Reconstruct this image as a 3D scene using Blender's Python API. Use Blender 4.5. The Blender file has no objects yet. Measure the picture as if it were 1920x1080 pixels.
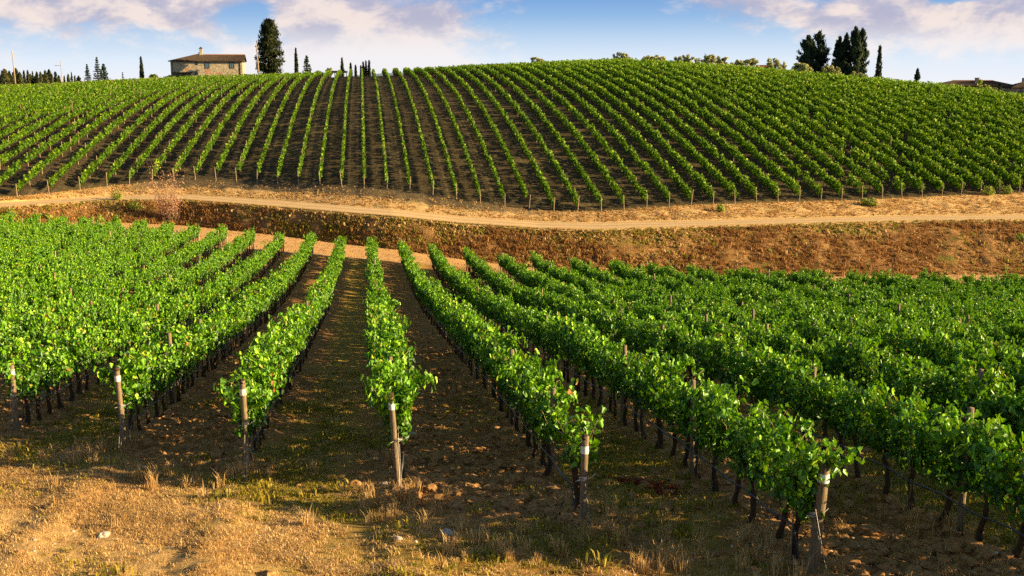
import bpy, math, random
import numpy as np
from math import radians as R_, sin, cos, pi, sqrt
from mathutils import Vector, Matrix, Euler

# ------------------------------------------------------------------ camera, sky, sun, exposure
scene = bpy.context.scene
C = scene.collection
FPX = 2059.0                                   # focal length in pixels of a 1920 wide frame
PITCH = math.atan(390 / FPX)
cam_d = bpy.data.cameras.new('camera'); cam = bpy.data.objects.new('camera', cam_d); C.objects.link(cam)
cam_d.sensor_width = 36.0; cam_d.lens = 36.0 * FPX / 1920; cam_d.clip_start = 0.1; cam_d.clip_end = 20000
cam.location = (0, 0, 0); cam.rotation_euler = (pi / 2 - PITCH, 0, 0)
scene.camera = cam
SUN_EL, SUN_BACK = R_(18.0), R_(9.0)            # low sun from the right, slightly behind the viewer
sd = bpy.data.lights.new('sun', 'SUN'); so = bpy.data.objects.new('sun', sd); C.objects.link(so)
sd.energy = 5.0; sd.angle = R_(0.5); sd.color = (1.0, 0.76, 0.42)
tosun = Vector((cos(SUN_EL) * cos(SUN_BACK), -cos(SUN_EL) * sin(SUN_BACK), sin(SUN_EL)))
so.rotation_euler = tosun.to_track_quat('Z', 'Y').to_euler()
scene.view_settings.view_transform = 'Standard'; scene.view_settings.look = 'None'
scene.view_settings.exposure = 1.5; scene.view_settings.gamma = 1.0
EXPF = 2 ** 1.5
scene.render.engine = 'CYCLES'
cy = scene.cycles
cy.max_bounces = 5; cy.diffuse_bounces = 3; cy.glossy_bounces = 1; cy.transmission_bounces = 3; cy.transparent_max_bounces = 4
cy.use_denoising = False
try: cy.denoiser = 'OPENIMAGEDENOISE'
except Exception: pass
cy.use_adaptive_sampling = True; cy.adaptive_threshold = 0.02
cy.sample_clamp_indirect = 4.0

def srgb(r, g, b):
    f = lambda c: (c / 255) / 12.92 if c / 255 <= 0.04045 else (((c / 255) + 0.055) / 1.055) ** 2.4
    return (f(r), f(g), f(b), 1.0)

class NT:                                       # small node helper
    def __init__(s, tree): s.t = tree; s.n = tree.nodes; s.l = tree.links
    def add(s, typ, **kw):
        n = s.n.new(typ)
        for k, v in kw.items():
            if k == 'inp':
                for a, b in v.items():
                    if isinstance(b, bpy.types.NodeSocket): s.l.new(b, n.inputs[a])
                    else: n.inputs[a].default_value = b
            else: setattr(n, k, v)
        return n
    def math(s, op, a, b=0.0, c=None, clamp=False):
        n = s.add('ShaderNodeMath', operation=op, use_clamp=clamp)
        for i, v in enumerate((a, b, c)):
            if v is None: continue
            if isinstance(v, bpy.types.NodeSocket): s.l.new(v, n.inputs[i])
            else: n.inputs[i].default_value = v
        return n.outputs[0]
    def mix(s, fac, a, b, blend='MIX'):
        n = s.add('ShaderNodeMix', data_type='RGBA', blend_type=blend)
        for i, v in ((0, fac), (6, a), (7, b)):
            if isinstance(v, bpy.types.NodeSocket): s.l.new(v, n.inputs[i])
            else: n.inputs[i].default_value = v
        return n.outputs[2]
    def noise(s, vec, scale, detail=4, rough=0.55, dist=0.0, dim='3D'):
        n = s.add('ShaderNodeTexNoise', noise_dimensions=dim, inp={'Scale': scale, 'Detail': detail, 'Roughness': rough, 'Distortion': dist})
        if vec is not None: s.l.new(vec, n.inputs['Vector'])
        return n.outputs['Fac']
    def ramp(s, fac, stops, interp='LINEAR'):
        n = s.add('ShaderNodeValToRGB'); n.color_ramp.interpolation = interp
        e = n.color_ramp.elements
        while len(e) < len(stops): e.new(0.5)
        for el, (p, c) in zip(e, stops):
            el.position = p; el.color = c if len(c) == 4 else (*c, 1)
        s.l.new(fac, n.inputs[0]); return n.outputs[0]
    def smooth(s, v, lo, hi):
        n = s.add('ShaderNodeMapRange', interpolation_type='SMOOTHSTEP', inp={'Value': v, 'From Min': lo, 'From Max': hi}); return n.outputs[0]

world = bpy.data.worlds.new('World'); scene.world = world; world.use_nodes = True
wt = NT(world.node_tree); wt.n.clear()
sky = wt.add('ShaderNodeTexSky', sky_type='NISHITA', sun_disc=False, sun_elevation=SUN_EL, sun_rotation=pi / 2 + SUN_BACK,
             altitude=300, air_density=1.0, dust_density=1.5, ozone_density=2.0)
nish = wt.add('ShaderNodeVectorMath', operation='SCALE', inp={0: sky.outputs[0]}); nish.inputs['Scale'].default_value = 0.050
tc = wt.add('ShaderNodeTexCoord'); sx = wt.add('ShaderNodeSeparateXYZ', inp={0: tc.outputs['Generated']})
az = wt.math('ARCTAN2', sx.outputs[0], sx.outputs[1])
el = wt.math('ARCSINE', sx.outputs[2])
cmb = wt.add('ShaderNodeCombineXYZ', inp={0: az, 1: wt.math('MULTIPLY', el, 1.9)})
v = cmb.outputs[0]
warp = wt.noise(v, 9, 3)
n1 = wt.noise(v, 11, 7, 0.56, 0.35)
n2 = wt.noise(v, 34, 7, 0.66, 0.3)
base = wt.ramp(wt.math('MULTIPLY', el, 10.0), [(0.0, srgb(240, 243, 250)), (0.16, srgb(226, 238, 251)), (0.34, srgb(196, 219, 243)), (0.55, srgb(150, 189, 231)), (0.75, srgb(118, 164, 221)), (1.0, srgb(94, 144, 210))])
def px2sky(px, py):
    d = Vector((px - 960, cos(PITCH) * FPX + sin(PITCH) * (540 - py), -sin(PITCH) * FPX + cos(PITCH) * (540 - py))); d.normalize()
    return math.atan2(d.x, d.y), math.asin(d.z)
def blob(px, py, rx, ry, w, tilt=0.0):
    a0, e0 = px2sky(px, py); k = 1 / FPX
    da = wt.math('SUBTRACT', az, a0); de = wt.math('SUBTRACT', el, e0)
    if tilt: de = wt.math('ADD', de, wt.math('MULTIPLY', da, tilt))
    q = wt.math('ADD', wt.math('POWER', wt.math('ABSOLUTE', wt.math('MULTIPLY', da, 1 / (rx * k))), 2.0), wt.math('POWER', wt.math('ABSOLUTE', wt.math('MULTIPLY', de, 1 / (ry * k))), 2.0))
    return wt.math('MULTIPLY', wt.math('EXPONENT', wt.math('MULTIPLY', q, -1.0)), w)
cov = None
for b in [(760, 70, 210, 70, .62), (620, 60, 130, 50, .30), (640, 5, 190, 45, .45), (380, 55, 120, 30, .42, .45), (60, 10, 210, 34, .5), (250, 0, 180, 40, .5),
          (1290, 10, 120, 30, .35), (1530, 30, 130, 42, .5), (1720, 35, 190, 45, .48), (1880, 20, 140, 60, .6), (470, 45, 55, 55, -.35), (1100, 50, 150, 60, -.5),
          (1060, 130, 160, 45, .12), (905, 35, 70, 25, -.15), (1800, -5, 60, 12, -.5), (470, 110, 90, 40, .2), (1400, 90, 160, 50, -.25), (1640, 110, 160, 30, .1)]:
    g_ = blob(*b); cov = g_ if cov is None else wt.math('ADD', cov, g_)
# the rest of the dome carries scattered cloud of the same kind
away = wt.smooth(el, 0.09, 0.2)
cov = wt.math('ADD', cov, wt.math('MULTIPLY', away, 0.12))
dens = wt.math('ADD', wt.math('ADD', cov, wt.math('MULTIPLY', wt.math('SUBTRACT', n1, 0.5), 1.9)), wt.math('MULTIPLY', wt.math('SUBTRACT', n2, 0.5), 1.15))
cmask = wt.smooth(dens, 0.0, 0.56)
cmask = wt.math('MULTIPLY', cmask, 0.93)
shade = wt.smooth(wt.math('ADD', wt.math('ADD', wt.math('MULTIPLY', wt.noise(v, 15, 6, 0.6, 0.3), .75), wt.math('MULTIPLY', n2, .25)), wt.math('MULTIPLY', el, -1.7)), 0.33, 0.50)
ccol = wt.mix(shade, srgb(186, 184, 206), srgb(249, 231, 222))
low = wt.smooth(el, 0.055, 0.015)
ccol = wt.mix(low, ccol, srgb(246, 242, 244))
skyc = wt.mix(cmask, base, ccol)
skyc = wt.add('ShaderNodeVectorMath', operation='SCALE', inp={0: skyc}); skyc.inputs['Scale'].default_value = 1.0 / EXPF
up = wt.smooth(el, 0.09, 0.15)
fin = wt.mix(up, skyc.outputs[0], nish.outputs[0])
fin = wt.mix(wt.smooth(el, -0.04, -0.10), fin, (.05, .045, .03, 1))
bg = wt.add('ShaderNodeBackground', inp={0: fin, 1: 1.0})
wo = wt.add('ShaderNodeOutputWorld'); wt.l.new(bg.outputs[0], wo.inputs[0])

# ------------------------------------------------------------------ tagging and mesh helpers
def tag(o, label=None, cat=None, group=None, kind=None):
    for k, v_ in (('label', label), ('category', cat), ('group', group), ('kind', kind)):
        if v_: o[k] = v_
    return o
def link(name, mesh, parent=None, coll=None):
    o = bpy.data.objects.new(name, mesh); (coll or C).objects.link(o)
    if parent is not None: o.parent = parent
    return o
def empty(name, loc, label, cat, group=None, rz=0.0):
    o = bpy.data.objects.new(name, None); C.objects.link(o); o.location = loc; o.rotation_euler = (0, 0, rz); o.empty_display_size = 0.3
    return tag(o, label, cat, group)

def npmesh(name, verts, polys, mats, smooth=False, tint=None, matidx=None, uv=None):
    """polys: list of (array Nx k) blocks; tint: per-vertex float; matidx per block"""
    me = bpy.data.meshes.new(name)
    verts = np.asarray(verts, np.float32)
    me.vertices.add(len(verts)); me.vertices.foreach_set('co', verts.ravel())
    blocks = [np.asarray(p, np.int32) for p in polys]
    nl = sum(b.size for b in blocks); npol = sum(len(b) for b in blocks)
    me.loops.add(nl); me.polygons.add(npol)
    li = np.concatenate([b.ravel() for b in blocks]); me.loops.foreach_set('vertex_index', li)
    tot = np.concatenate([np.full(len(b), b.shape[1], np.int32) for b in blocks])
    st = np.concatenate([[0], np.cumsum(tot)[:-1]]).astype(np.int32)
    me.polygons.foreach_set('loop_start', st)
    try: me.polygons.foreach_set('loop_total', tot)
    except Exception: pass
    if matidx is not None:
        me.polygons.foreach_set('material_index', np.concatenate([np.full(len(b), m, np.int32) for b, m in zip(blocks, matidx)]))
    for m in (mats if isinstance(mats, (list, tuple)) else [mats]): me.materials.append(m)
    me.update(calc_edges=True)
    me.polygons.foreach_set('use_smooth', np.full(npol, bool(smooth)))
    if tint is not None:
        at = me.attributes.new('tint', 'FLOAT', 'POINT'); at.data.foreach_set('value', np.asarray(tint, np.float32))
    if uv is not None:
        at = me.attributes.new('field', 'FLOAT_VECTOR', 'POINT')
        a3 = np.zeros((len(verts), 3), np.float32); a3[:, :uv.shape[1]] = uv; at.data.foreach_set('vector', a3.ravel())
    me.validate(); return me

class Buf:                                      # collects shapes into one mesh
    def __init__(s): s.v = []; s.q = []; s.t = []; s.n = 0
    def box(s, c, h, rz=0.0, taper=1.0):
        cx, cy_, cz = c; hx, hy, hz = h; cr, sr = cos(rz), sin(rz); b = s.n
        for z in (-1, 1):
            k = 1.0 if z < 0 else taper
            for x, y in ((-1, -1), (1, -1), (1, 1), (-1, 1)):
                X, Y = x * hx * k, y * hy * k
                s.v.append((cx + X * cr - Y * sr, cy_ + X * sr + Y * cr, cz + z * hz))
        s.q += [(b, b + 3, b + 2, b + 1), (b + 4, b + 5, b + 6, b + 7)] + [(b + i, b + (i + 1) % 4, b + 4 + (i + 1) % 4, b + 4 + i) for i in range(4)]
        s.n += 8
    def tube(s, pts, rad, n=6, cap=True):
        pts = [Vector(p) for p in pts]; b = s.n
        for i, p in enumerate(pts):
            d = (pts[min(i + 1, len(pts) - 1)] - pts[max(i - 1, 0)]).normalized()
            a = d.orthogonal().normalized() if abs(d.z) < .9 else Vector((1, 0, 0)).cross(d).normalized()
            if abs(d.z) < .9: a = Vector((0, 0, 1)).cross(d).normalized()
            c = d.cross(a); r = rad[i] if isinstance(rad, (list, tuple)) else rad
            for k in range(n):
                t = 2 * pi * k / n; q = p + (a * cos(t) + c * sin(t)) * r; s.v.append(tuple(q))
        m = len(pts)
        for i in range(m - 1):
            for k in range(n):
                k2 = (k + 1) % n; s.q.append((b + i * n + k, b + i * n + k2, b + (i + 1) * n + k2, b + (i + 1) * n + k))
        if cap:
            s.v.append(tuple(pts[-1])); s.v.append(tuple(pts[0])); 
            for k in range(n):
                s.t.append((b + (m - 1) * n + k, b + (m - 1) * n + (k + 1) % n, b + m * n)); s.t.append((b + (k + 1) % n, b + k, b + m * n + 1))
            s.n += 2
        s.n += m * n
    def poly(s, pts):
        b = s.n; s.v += [tuple(p) for p in pts]; s.n += len(pts)
        (s.q if len(pts) == 4 else s.t).append(tuple(range(b, b + len(pts))))
    def mesh(s, name, mat, smooth=False):
        bl = [x for x in (s.q, s.t) if x]
        return npmesh(name, s.v, bl, mat, smooth)
    def obj(s, name, mat, parent=None, smooth=False): return link(name, s.mesh(name, mat, smooth), parent)

def vnoise(x, y, seed=0):
    """smooth lattice value noise in [-1,1]"""
    x = np.asarray(x, float); y = np.asarray(y, float)
    xi = np.floor(x).astype(np.int64); yi = np.floor(y).astype(np.int64); fx = x - xi; fy = y - yi
    fx = fx * fx * (3 - 2 * fx); fy = fy * fy * (3 - 2 * fy)
    def h(a, b):
        n = (a * 374761393 + b * 668265263 + seed * 974634777) & 0xffffffff
        n = ((n ^ (n >> 13)) * 1274126177) & 0xffffffff
        return ((n ^ (n >> 16)) & 0xffff) / 32767.5 - 1
    return (h(xi, yi) * (1 - fx) + h(xi + 1, yi) * fx) * (1 - fy) + (h(xi, yi + 1) * (1 - fx) + h(xi + 1, yi + 1) * fx) * fy
def fbm(x, y, o=4, seed=0):
    r = 0; a = 1.0
    for i in range(o): r = r + a * vnoise(x * 2 ** i + 17.3 * i, y * 2 ** i - 9.1 * i, seed + i); a *= .5
    return r

# ------------------------------------------------------------------ terrain: u runs across the rows, y runs away from the viewer
AX = 0.13362                                    # every row leans this much to the left per metre away
def tab(us, vs): return lambda u: np.interp(u, us, vs)
U1 = [-60, -42, -32, -22, -12, -3, 3, 10, 19, 25, 35, 50, 62, 75, 120, 180]
f_yb = tab(U1, [112, 119, 128, 129.2, 124, 119, 116, 115, 113.5, 112.5, 112, 112, 113, 113, 115, 118])
f_zb = tab(U1, [-15.9, -15.9, -16.3, -16.9, -17.2, -17.6, -17.8, -18.7, -19.5, -19.9, -20, -20, -20, -20, -20, -20])
f_yn = tab(U1, [113.5, 124, 132.9, 133.3, 128.1, 123, 120.3, 119.2, 118.5, 118, 119.8, 122.1, 124.2, 125.4, 130, 134])
f_zn = tab(U1, [-14.3, -14.2, -14.3, -14.25, -14.4, -14.55, -14.7, -15.3, -15.8, -15.88, -15.8, -15.7, -15.7, -15.7, -15.7, -15.7])
f_yf = tab(U1, [117.3, 127.8, 136.4, 137.0, 133.0, 128.0, 125.6, 124.2, 123.2, 122.4, 123.2, 125.3, 127.4, 128.2, 133, 137])
f_zf = tab(U1, [-14.15, -14.05, -14.2, -14.12, -14.25, -14.4, -14.58, -15.2, -15.68, -15.74, -15.66, -15.57, -15.59, -15.58, -15.5, -15.5])
U2 = [-60, -41, -38, -35.6, -32.9, -30, -27, -22, -16.5, -11, -5.6, 0, 5.3, 10.8, 16.3, 21.7, 27, 32.6, 38, 43.5, 49, 54.5, 60, 65.4, 80, 120, 180]
f_y0 = tab(U2, [119, 129.4, 133.6, 137.2, 140, 140.6, 142, 142.6, 141.3, 138.9, 136, 133.5, 132.2, 130, 128.2, 126.5, 126.3, 127.2, 128.3, 129.2, 130.3, 131.2, 132.3, 133.7, 137, 143, 150])
f_z0 = tab(U2, [-13.5, -13.5, -13.5, -13.5, -13.25, -13.1, -12.8, -12.65, -12.85, -12.86, -12.7, -12.8, -13.1, -13.9, -14.6, -14.95, -14.95, -14.6, -14.4, -14.35, -14.28, -14.25, -14.24, -14.13, -13.9, -13.5, -13])
UC = [-160, -97, -83, -69, -54, -40, -28, -17, -5.5, 2.8, 16.5, 30, 43, 56.5, 62.7, 69, 78, 85, 90, 94, 98, 102.4, 106.7, 112, 116.5, 123, 127.5, 145, 180]
f_yc = tab(UC, [305, 300, 300, 300, 300, 300, 298, 295, 292, 290, 288, 286, 284, 282, 280, 278, 272, 266, 261, 256, 250, 244, 238, 230, 226, 220, 215, 205, 195])
f_zc = tab(UC, [-4.6, -3.0, -2.6, -1.9, -1.1, -.4, -.15, .1, .75, .95, 1.4, 2.0, 2.5, 3.0, 3.0, 2.5, 1.75, 1.05, .5, -.1, -.7, -1.25, -1.9, -2.8, -3.5, -4.9, -6.0, -9.2, -14])
f_end = tab([-60, -35, -21, -16, -10, -5, 0, 6, 8.6, 14, 19.5, 25, 30, 50, 80], [110, 108, 106, 103, 101, 100, 99.5, 98, 94, 91.7, 87, 84, 82, 80, 78])

def near_z(u, y):                               # falling field with a shallow hollow in its middle
    def raw(u, y):
        t = np.clip((y - 25) / 70, 0, 1); t = t * t * (3 - 2 * t)
        dip = np.interp(y / f_end(u), [0, .2, .3, .42, .52, .62, .75, .88, 1, 1.2], [0, 0, -.25, -.6, -.8, -.92, -.8, -.3, .3, .4])
        return -4.9 - 0.116 * y - 2.6 * np.tanh(u * 0.085 / 2.6) * t + dip
    yb = f_yb(u); k = np.clip((y - 100) / (yb - 100), 0, 1)
    return raw(u, y) + (f_zb(u) - raw(u, yb)) * k * k * (3 - 2 * k)
def hill_z(u, y):
    y0, yc = f_y0(u), f_yc(u); z0, zc = f_z0(u), f_zc(u)
    t = np.clip((y - y0) / (yc - y0), 0, 1)
    z = z0 + (zc - z0) * (1 - (1 - t) ** 2.2)
    d = np.maximum(y - yc, 0)
    z = z - np.where(d < 60, d * d * .0005, 1.8 + (d - 60) * .06)
    return z + .12 * vnoise(u * .07, y * .05, 5) * np.clip((y - y0) / 20, 0, 1)
def ground(u, y):
    u = np.asarray(u, float); y = np.asarray(y, float)
    yb, yn, yf, y0 = f_yb(u), f_yn(u), f_yf(u), f_y0(u)
    zt = f_zn(u) - .2; yt = yn - .5
    z = near_z(u, np.minimum(y, yb))
    def seg(z, ya, za, yb_, zb_):
        t = np.clip((y - ya) / (yb_ - ya), 0, 1); return np.where(y > ya, za + (zb_ - za) * t, z)
    z = seg(z, yb, f_zb(u), yt, zt); z = seg(z, yt, zt, yn, f_zn(u)); z = seg(z, yn, f_zn(u), yf, f_zf(u)); z = seg(z, yf, f_zf(u), y0, f_z0(u))
    return np.where(y > y0, hill_z(u, y), z)
def W(u, y, dz=0.0): return (u - AX * y, y, float(ground(u, y)) + dz)
def ray(px, py):
    d = Vector((px - 960, cos(PITCH) * FPX + sin(PITCH) * (540 - py), -sin(PITCH) * FPX + cos(PITCH) * (540 - py))); return d / d.y
def site(px, y):                                # point on the ground at distance y in the direction of column px at the skyline
    X = ray(px, 140).x * y; return (X, y, float(ground(X + AX * y, y)))
def zat(py, y, px=960): return ray(px, py).z * y

# ------------------------------------------------------------------ materials
def mat(name, col=None, rough=.8, spec=.3):
    m = bpy.data.materials.new(name); m.use_nodes = True; t = NT(m.node_tree)
    b = m.node_tree.nodes['Principled BSDF']; b.inputs['Roughness'].default_value = rough; b.inputs['Specular IOR Level'].default_value = spec
    if col: b.inputs['Base Color'].default_value = (*col, 1)
    return m, t, b
def bump(t, b, h, dist, strength=1.0):
    n = t.add('ShaderNodeBump', inp={'Height': h, 'Distance': dist, 'Strength': strength}); t.l.new(n.outputs[0], b.inputs['Normal'])
def leafmat(name, stops, trans=.35, tcol=(.25, .55, .03), rough=.45, spec=.35, objvar=.0):
    m, t, b = mat(name, None, rough, spec)
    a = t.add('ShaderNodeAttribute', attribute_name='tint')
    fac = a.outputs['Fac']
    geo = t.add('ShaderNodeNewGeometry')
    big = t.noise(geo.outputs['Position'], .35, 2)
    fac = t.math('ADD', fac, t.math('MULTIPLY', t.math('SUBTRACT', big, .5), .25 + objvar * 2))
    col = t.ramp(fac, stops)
    t.l.new(col, b.inputs['Base Color'])
    tr = t.add('ShaderNodeBsdfTranslucent'); tcl = t.mix(.55, col, (*tcol, 1)); t.l.new(tcl, tr.inputs[0])
    mx = t.add('ShaderNodeMixShader', inp={0: trans}); t.l.new(b.outputs[0], mx.inputs[1]); t.l.new(tr.outputs[0], mx.inputs[2])
    t.l.new(mx.outputs[0], t.n['Material Output'].inputs[0]); return m
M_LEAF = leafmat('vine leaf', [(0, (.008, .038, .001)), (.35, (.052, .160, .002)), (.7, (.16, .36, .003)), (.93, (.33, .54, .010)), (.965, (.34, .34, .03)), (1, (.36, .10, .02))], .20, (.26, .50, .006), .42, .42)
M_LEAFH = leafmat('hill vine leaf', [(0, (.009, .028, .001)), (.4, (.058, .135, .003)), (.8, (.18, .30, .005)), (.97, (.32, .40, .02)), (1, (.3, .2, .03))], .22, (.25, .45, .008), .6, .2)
M_CYP = leafmat('cypress needles', [(0, (.008, .014, .006)), (.6, (.022, .030, .010)), (1, (.055, .055, .016))], .08, (.05, .06, .01), .8, .1)
M_CON = leafmat('conifer needles', [(0, (.010, .020, .012)), (.6, (.020, .036, .018)), (1, (.05, .07, .025))], .08, (.04, .06, .02), .8, .1)
M_OLIVE = leafmat('olive leaf', [(0, (.18, .19, .06)), (.6, (.38, .38, .14)), (1, (.60, .55, .24))], .25, (.4, .4, .1), .7, .2)
M_BUSH = leafmat('bush leaf', [(0, (.12, .18, .02)), (.6, (.26, .32, .04)), (1, (.45, .42, .08))], .25, (.3, .45, .05), .7, .2)
M_WOODS = leafmat('wood edge leaf', [(0, (.02, .028, .010)), (.6, (.06, .065, .02)), (1, (.16, .13, .04))], .1, (.1, .1, .02), .8, .1)
M_STRAW = leafmat('straw blade', [(0, (.26, .14, .045)), (.5, (.58, .36, .13)), (1, (.82, .60, .28))], .25, (.65, .42, .14), .7, .2, .35)
M_GRASS = leafmat('grass blade', [(0, (.10, .09, .010)), (.5, (.32, .235, .026)), (1, (.52, .38, .06))], .3, (.25, .4, .03), .6, .2)
M_RUST = leafmat('rusty weeds', [(0, (.08, .04, .014)), (.5, (.33, .175, .055)), (1, (.62, .37, .13))], .25, (.5, .2, .06), .8, .1)
M_PINK = leafmat('pink feathery twigs', [(0, (.30, .17, .07)), (.4, (.62, .30, .19)), (.8, (.78, .46, .30)), (1, (.45, .48, .14))], .3, (.6, .3, .2), .8, .1)

def woodmat(name, c1, c2, scale=6):
    m, t, b = mat(name, None, .85, .2)
    tcn = t.add('ShaderNodeTexCoord'); mp = t.add('ShaderNodeMapping', inp={'Vector': tcn.outputs['Object'], 'Scale': (scale, scale, scale * .12)})
    n = t.noise(mp.outputs[0], 4, 6, .65, .4)
    t.l.new(t.ramp(n, [(.3, c1), (.7, c2)]), b.inputs['Base Color']); bump(t, b, n, .01); return m
M_POST = woodmat('weathered post wood', (.08, .055, .03), (.31, .225, .125), 11)
M_POSTH = woodmat('pale post wood', (.22, .15, .08), (.46, .35, .22), 6)
M_BARK = woodmat('vine bark', (.025, .014, .008), (.10, .055, .028), 12)
M_TRUNK = woodmat('tree bark', (.05, .035, .02), (.16, .11, .07), 2)
M_TAG = mat('white painted band', (.68, .66, .60), .7)[0]
M_HOSE = mat('black irrigation hose', (.015, .022, .035), .4, .5)[0]
m_, t_, b_ = mat('galvanised wire', (.26, .24, .21), .6, .4); M_WIRE = m_; b_.inputs['Metallic'].default_value = .6
M_TWINE = mat('pale twine', (.55, .5, .38), .8)[0]

def fieldvec(t):
    a = t.add('ShaderNodeAttribute', attribute_name='field'); s = t.add('ShaderNodeSeparateXYZ', inp={0: a.outputs['Vector']}); return a.outputs['Vector'], s.outputs[0], s.outputs[1]
def pos(t): return t.add('ShaderNodeNewGeometry').outputs['Position']

def field_material():
    m, t, b = mat('vineyard soil and dry grass', None, .95, .1)
    f, u, y = fieldvec(t); P = pos(t)
    n_big = t.noise(P, .35, 4, .6, .3); n_mid = t.noise(P, 2.2, 5, .65, .2); n_f = t.noise(P, 14, 5, .7); n_ff = t.noise(P, 55, 3, .7)
    soil = t.ramp(t.math('ADD', t.math('MULTIPLY', n_f, .6), t.math('MULTIPLY', n_mid, .4)), [(.3, (.14, .062, .018)), (.5, (.33, .165, .052)), (.66, (.52, .29, .10)), (.85, (.64, .42, .19))])
    grass = t.ramp(t.math('ADD', t.math('MULTIPLY', n_ff, .5), t.math('MULTIPLY', n_mid, .5)), [(.3, (.17, .12, .018)), (.5, (.36, .235, .04)), (.66, (.54, .34, .085)), (.85, (.66, .45, .15))])
    straw = t.ramp(t.math('ADD', t.math('MULTIPLY', n_ff, .6), t.math('MULTIPLY', n_f, .4)), [(.28, (.18, .105, .03)), (.45, (.44, .26, .085)), (.62, (.68, .44, .18)), (.85, (.82, .62, .32))])
    # aisles: alternate tilled and grassed
    k = t.math('DIVIDE', t.math('SUBTRACT', u, .45), 2.72)
    fr = t.math('FRACT', k); idx = t.math('FLOOR', k)
    odd = t.math('ABSOLUTE', t.math('SUBTRACT', idx, t.math('MULTIPLY', t.math('FLOOR', t.math('MULTIPLY', idx, .5)), 2.0)))
    mid = t.math('SUBTRACT', 1.0, t.math('ABSOLUTE', t.math('MULTIPLY', t.math('SUBTRACT', fr, .5), 2.0)))
    wobble = t.math('MULTIPLY', t.math('SUBTRACT', n_big, .5), 1.3)
    ga = t.math('MULTIPLY', odd, t.smooth(t.math('ADD', mid, wobble), .25, .75))
    gn = t.smooth(t.math('ADD', n_mid, wobble), .52, .68)
    gmask = t.math('MAXIMUM', t.math('MULTIPLY', ga, .9), t.math('MULTIPLY', gn, .55))
    c = t.mix(gmask, soil, grass)
    # headland in front of the rows: yhead depends on u
    yh = t.math('ADD', t.math('MULTIPLY', u, -.62), 17.1)
    d = t.math('SUBTRACT', yh, y)
    dn = t.math('ADD', d, t.math('MULTIPLY', t.math('SUBTRACT', n_big, .5), 3.4))
    h1 = t.math('MULTIPLY', t.smooth(dn, -1.2, .6), t.math('ADD', .35, t.math('MULTIPLY', t.smooth(u, 2.5, -1.5), .65))); h2 = t.math('MULTIPLY', t.smooth(dn, .3, 2.0), t.smooth(u, .8, -3.0))
    c = t.mix(t.math('MULTIPLY', h1, .85), c, grass); c = t.mix(h2, c, straw)
    # far headland
    fe = t.smooth(y, 97, 101); c = t.mix(fe, c, t.mix(.5, straw, (.48, .25, .10, 1)))
    t.l.new(c, b.inputs['Base Color'])
    bump(t, b, t.math('ADD', t.math('MULTIPLY', n_f, 1.0), t.math('MULTIPLY', n_ff, .35)), .07, .9); return m
def dry_material(name, stops, green=.15, sc=1.0, bd=.15):
    m, t, b = mat(name, None, .95, .1); P = pos(t)
    n1 = t.noise(P, .5 * sc, 5, .65, .3); n2 = t.noise(P, 4 * sc, 6, .72, .2); n3 = t.noise(P, .18 * sc, 3)
    c = t.ramp(t.math('ADD', t.math('MULTIPLY', n2, .65), t.math('MULTIPLY', n1, .35)), stops)
    g = t.math('MULTIPLY', t.smooth(t.math('ADD', n3, t.math('MULTIPLY', t.math('SUBTRACT', n2, .5), .5)), .55, .72), green * 4)
    c = t.mix(t.math('MINIMUM', g, .8), c, (.13, .14, .02, 1))
    t.l.new(c, b.inputs['Base Color']); bump(t, b, n2, bd, .9); return m
M_FIELD = field_material()
M_BANK = dry_material('embankment dry weeds', [(.28, (.065, .033, .012)), (.45, (.21, .105, .036)), (.6, (.42, .235, .08)), (.8, (.62, .38, .15))], .22, 1.5, .35)
M_VERGE = dry_material('verge dry grass', [(.28, (.22, .125, .045)), (.42, (.46, .28, .105)), (.58, (.66, .43, .18)), (.85, (.78, .56, .28))], .10, 1.3, .15)
def road_material():
    m, t, b = mat('pale gravel', None, .95, .1); f, u, y = fieldvec(t); P = pos(t)
    n = t.noise(P, 1.2, 6, .7); n2 = t.noise(P, 9, 4, .7)
    c = t.ramp(t.math('ADD', t.math('MULTIPLY', n, .6), t.math('MULTIPLY', n2, .4)), [(.3, (.34, .21, .095)), (.5, (.50, .33, .155)), (.75, (.62, .44, .24))])
    tt = t.add('ShaderNodeSeparateXYZ', inp={0: f}).outputs[2]; nb = t.noise(P, .35, 4, .6)
    tw = t.math('ADD', tt, t.math('MULTIPLY', t.math('SUBTRACT', nb, .5), .25)); dd = t.math('ABSOLUTE', t.math('SUBTRACT', tw, .5))
    rut = t.smooth(t.math('ABSOLUTE', t.math('SUBTRACT', dd, .22)), .10, .02); c = t.mix(t.math('MULTIPLY', rut, .45), c, (.66, .49, .28, 1))
    mid = t.math('MULTIPLY', t.smooth(dd, .10, .02), t.smooth(n, .42, .6)); edge = t.smooth(t.math('ADD', dd, t.math('MULTIPLY', t.math('SUBTRACT', n, .5), .8)), .30, .52)
    c = t.mix(t.math('MULTIPLY', mid, .5), c, (.34, .25, .08, 1)); c = t.mix(t.math('MULTIPLY', edge, .75), c, (.46, .28, .10, 1))
    t.l.new(c, b.inputs['Base Color']); bump(t, b, n2, .03, .6); return m
M_ROAD = road_material()
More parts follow.
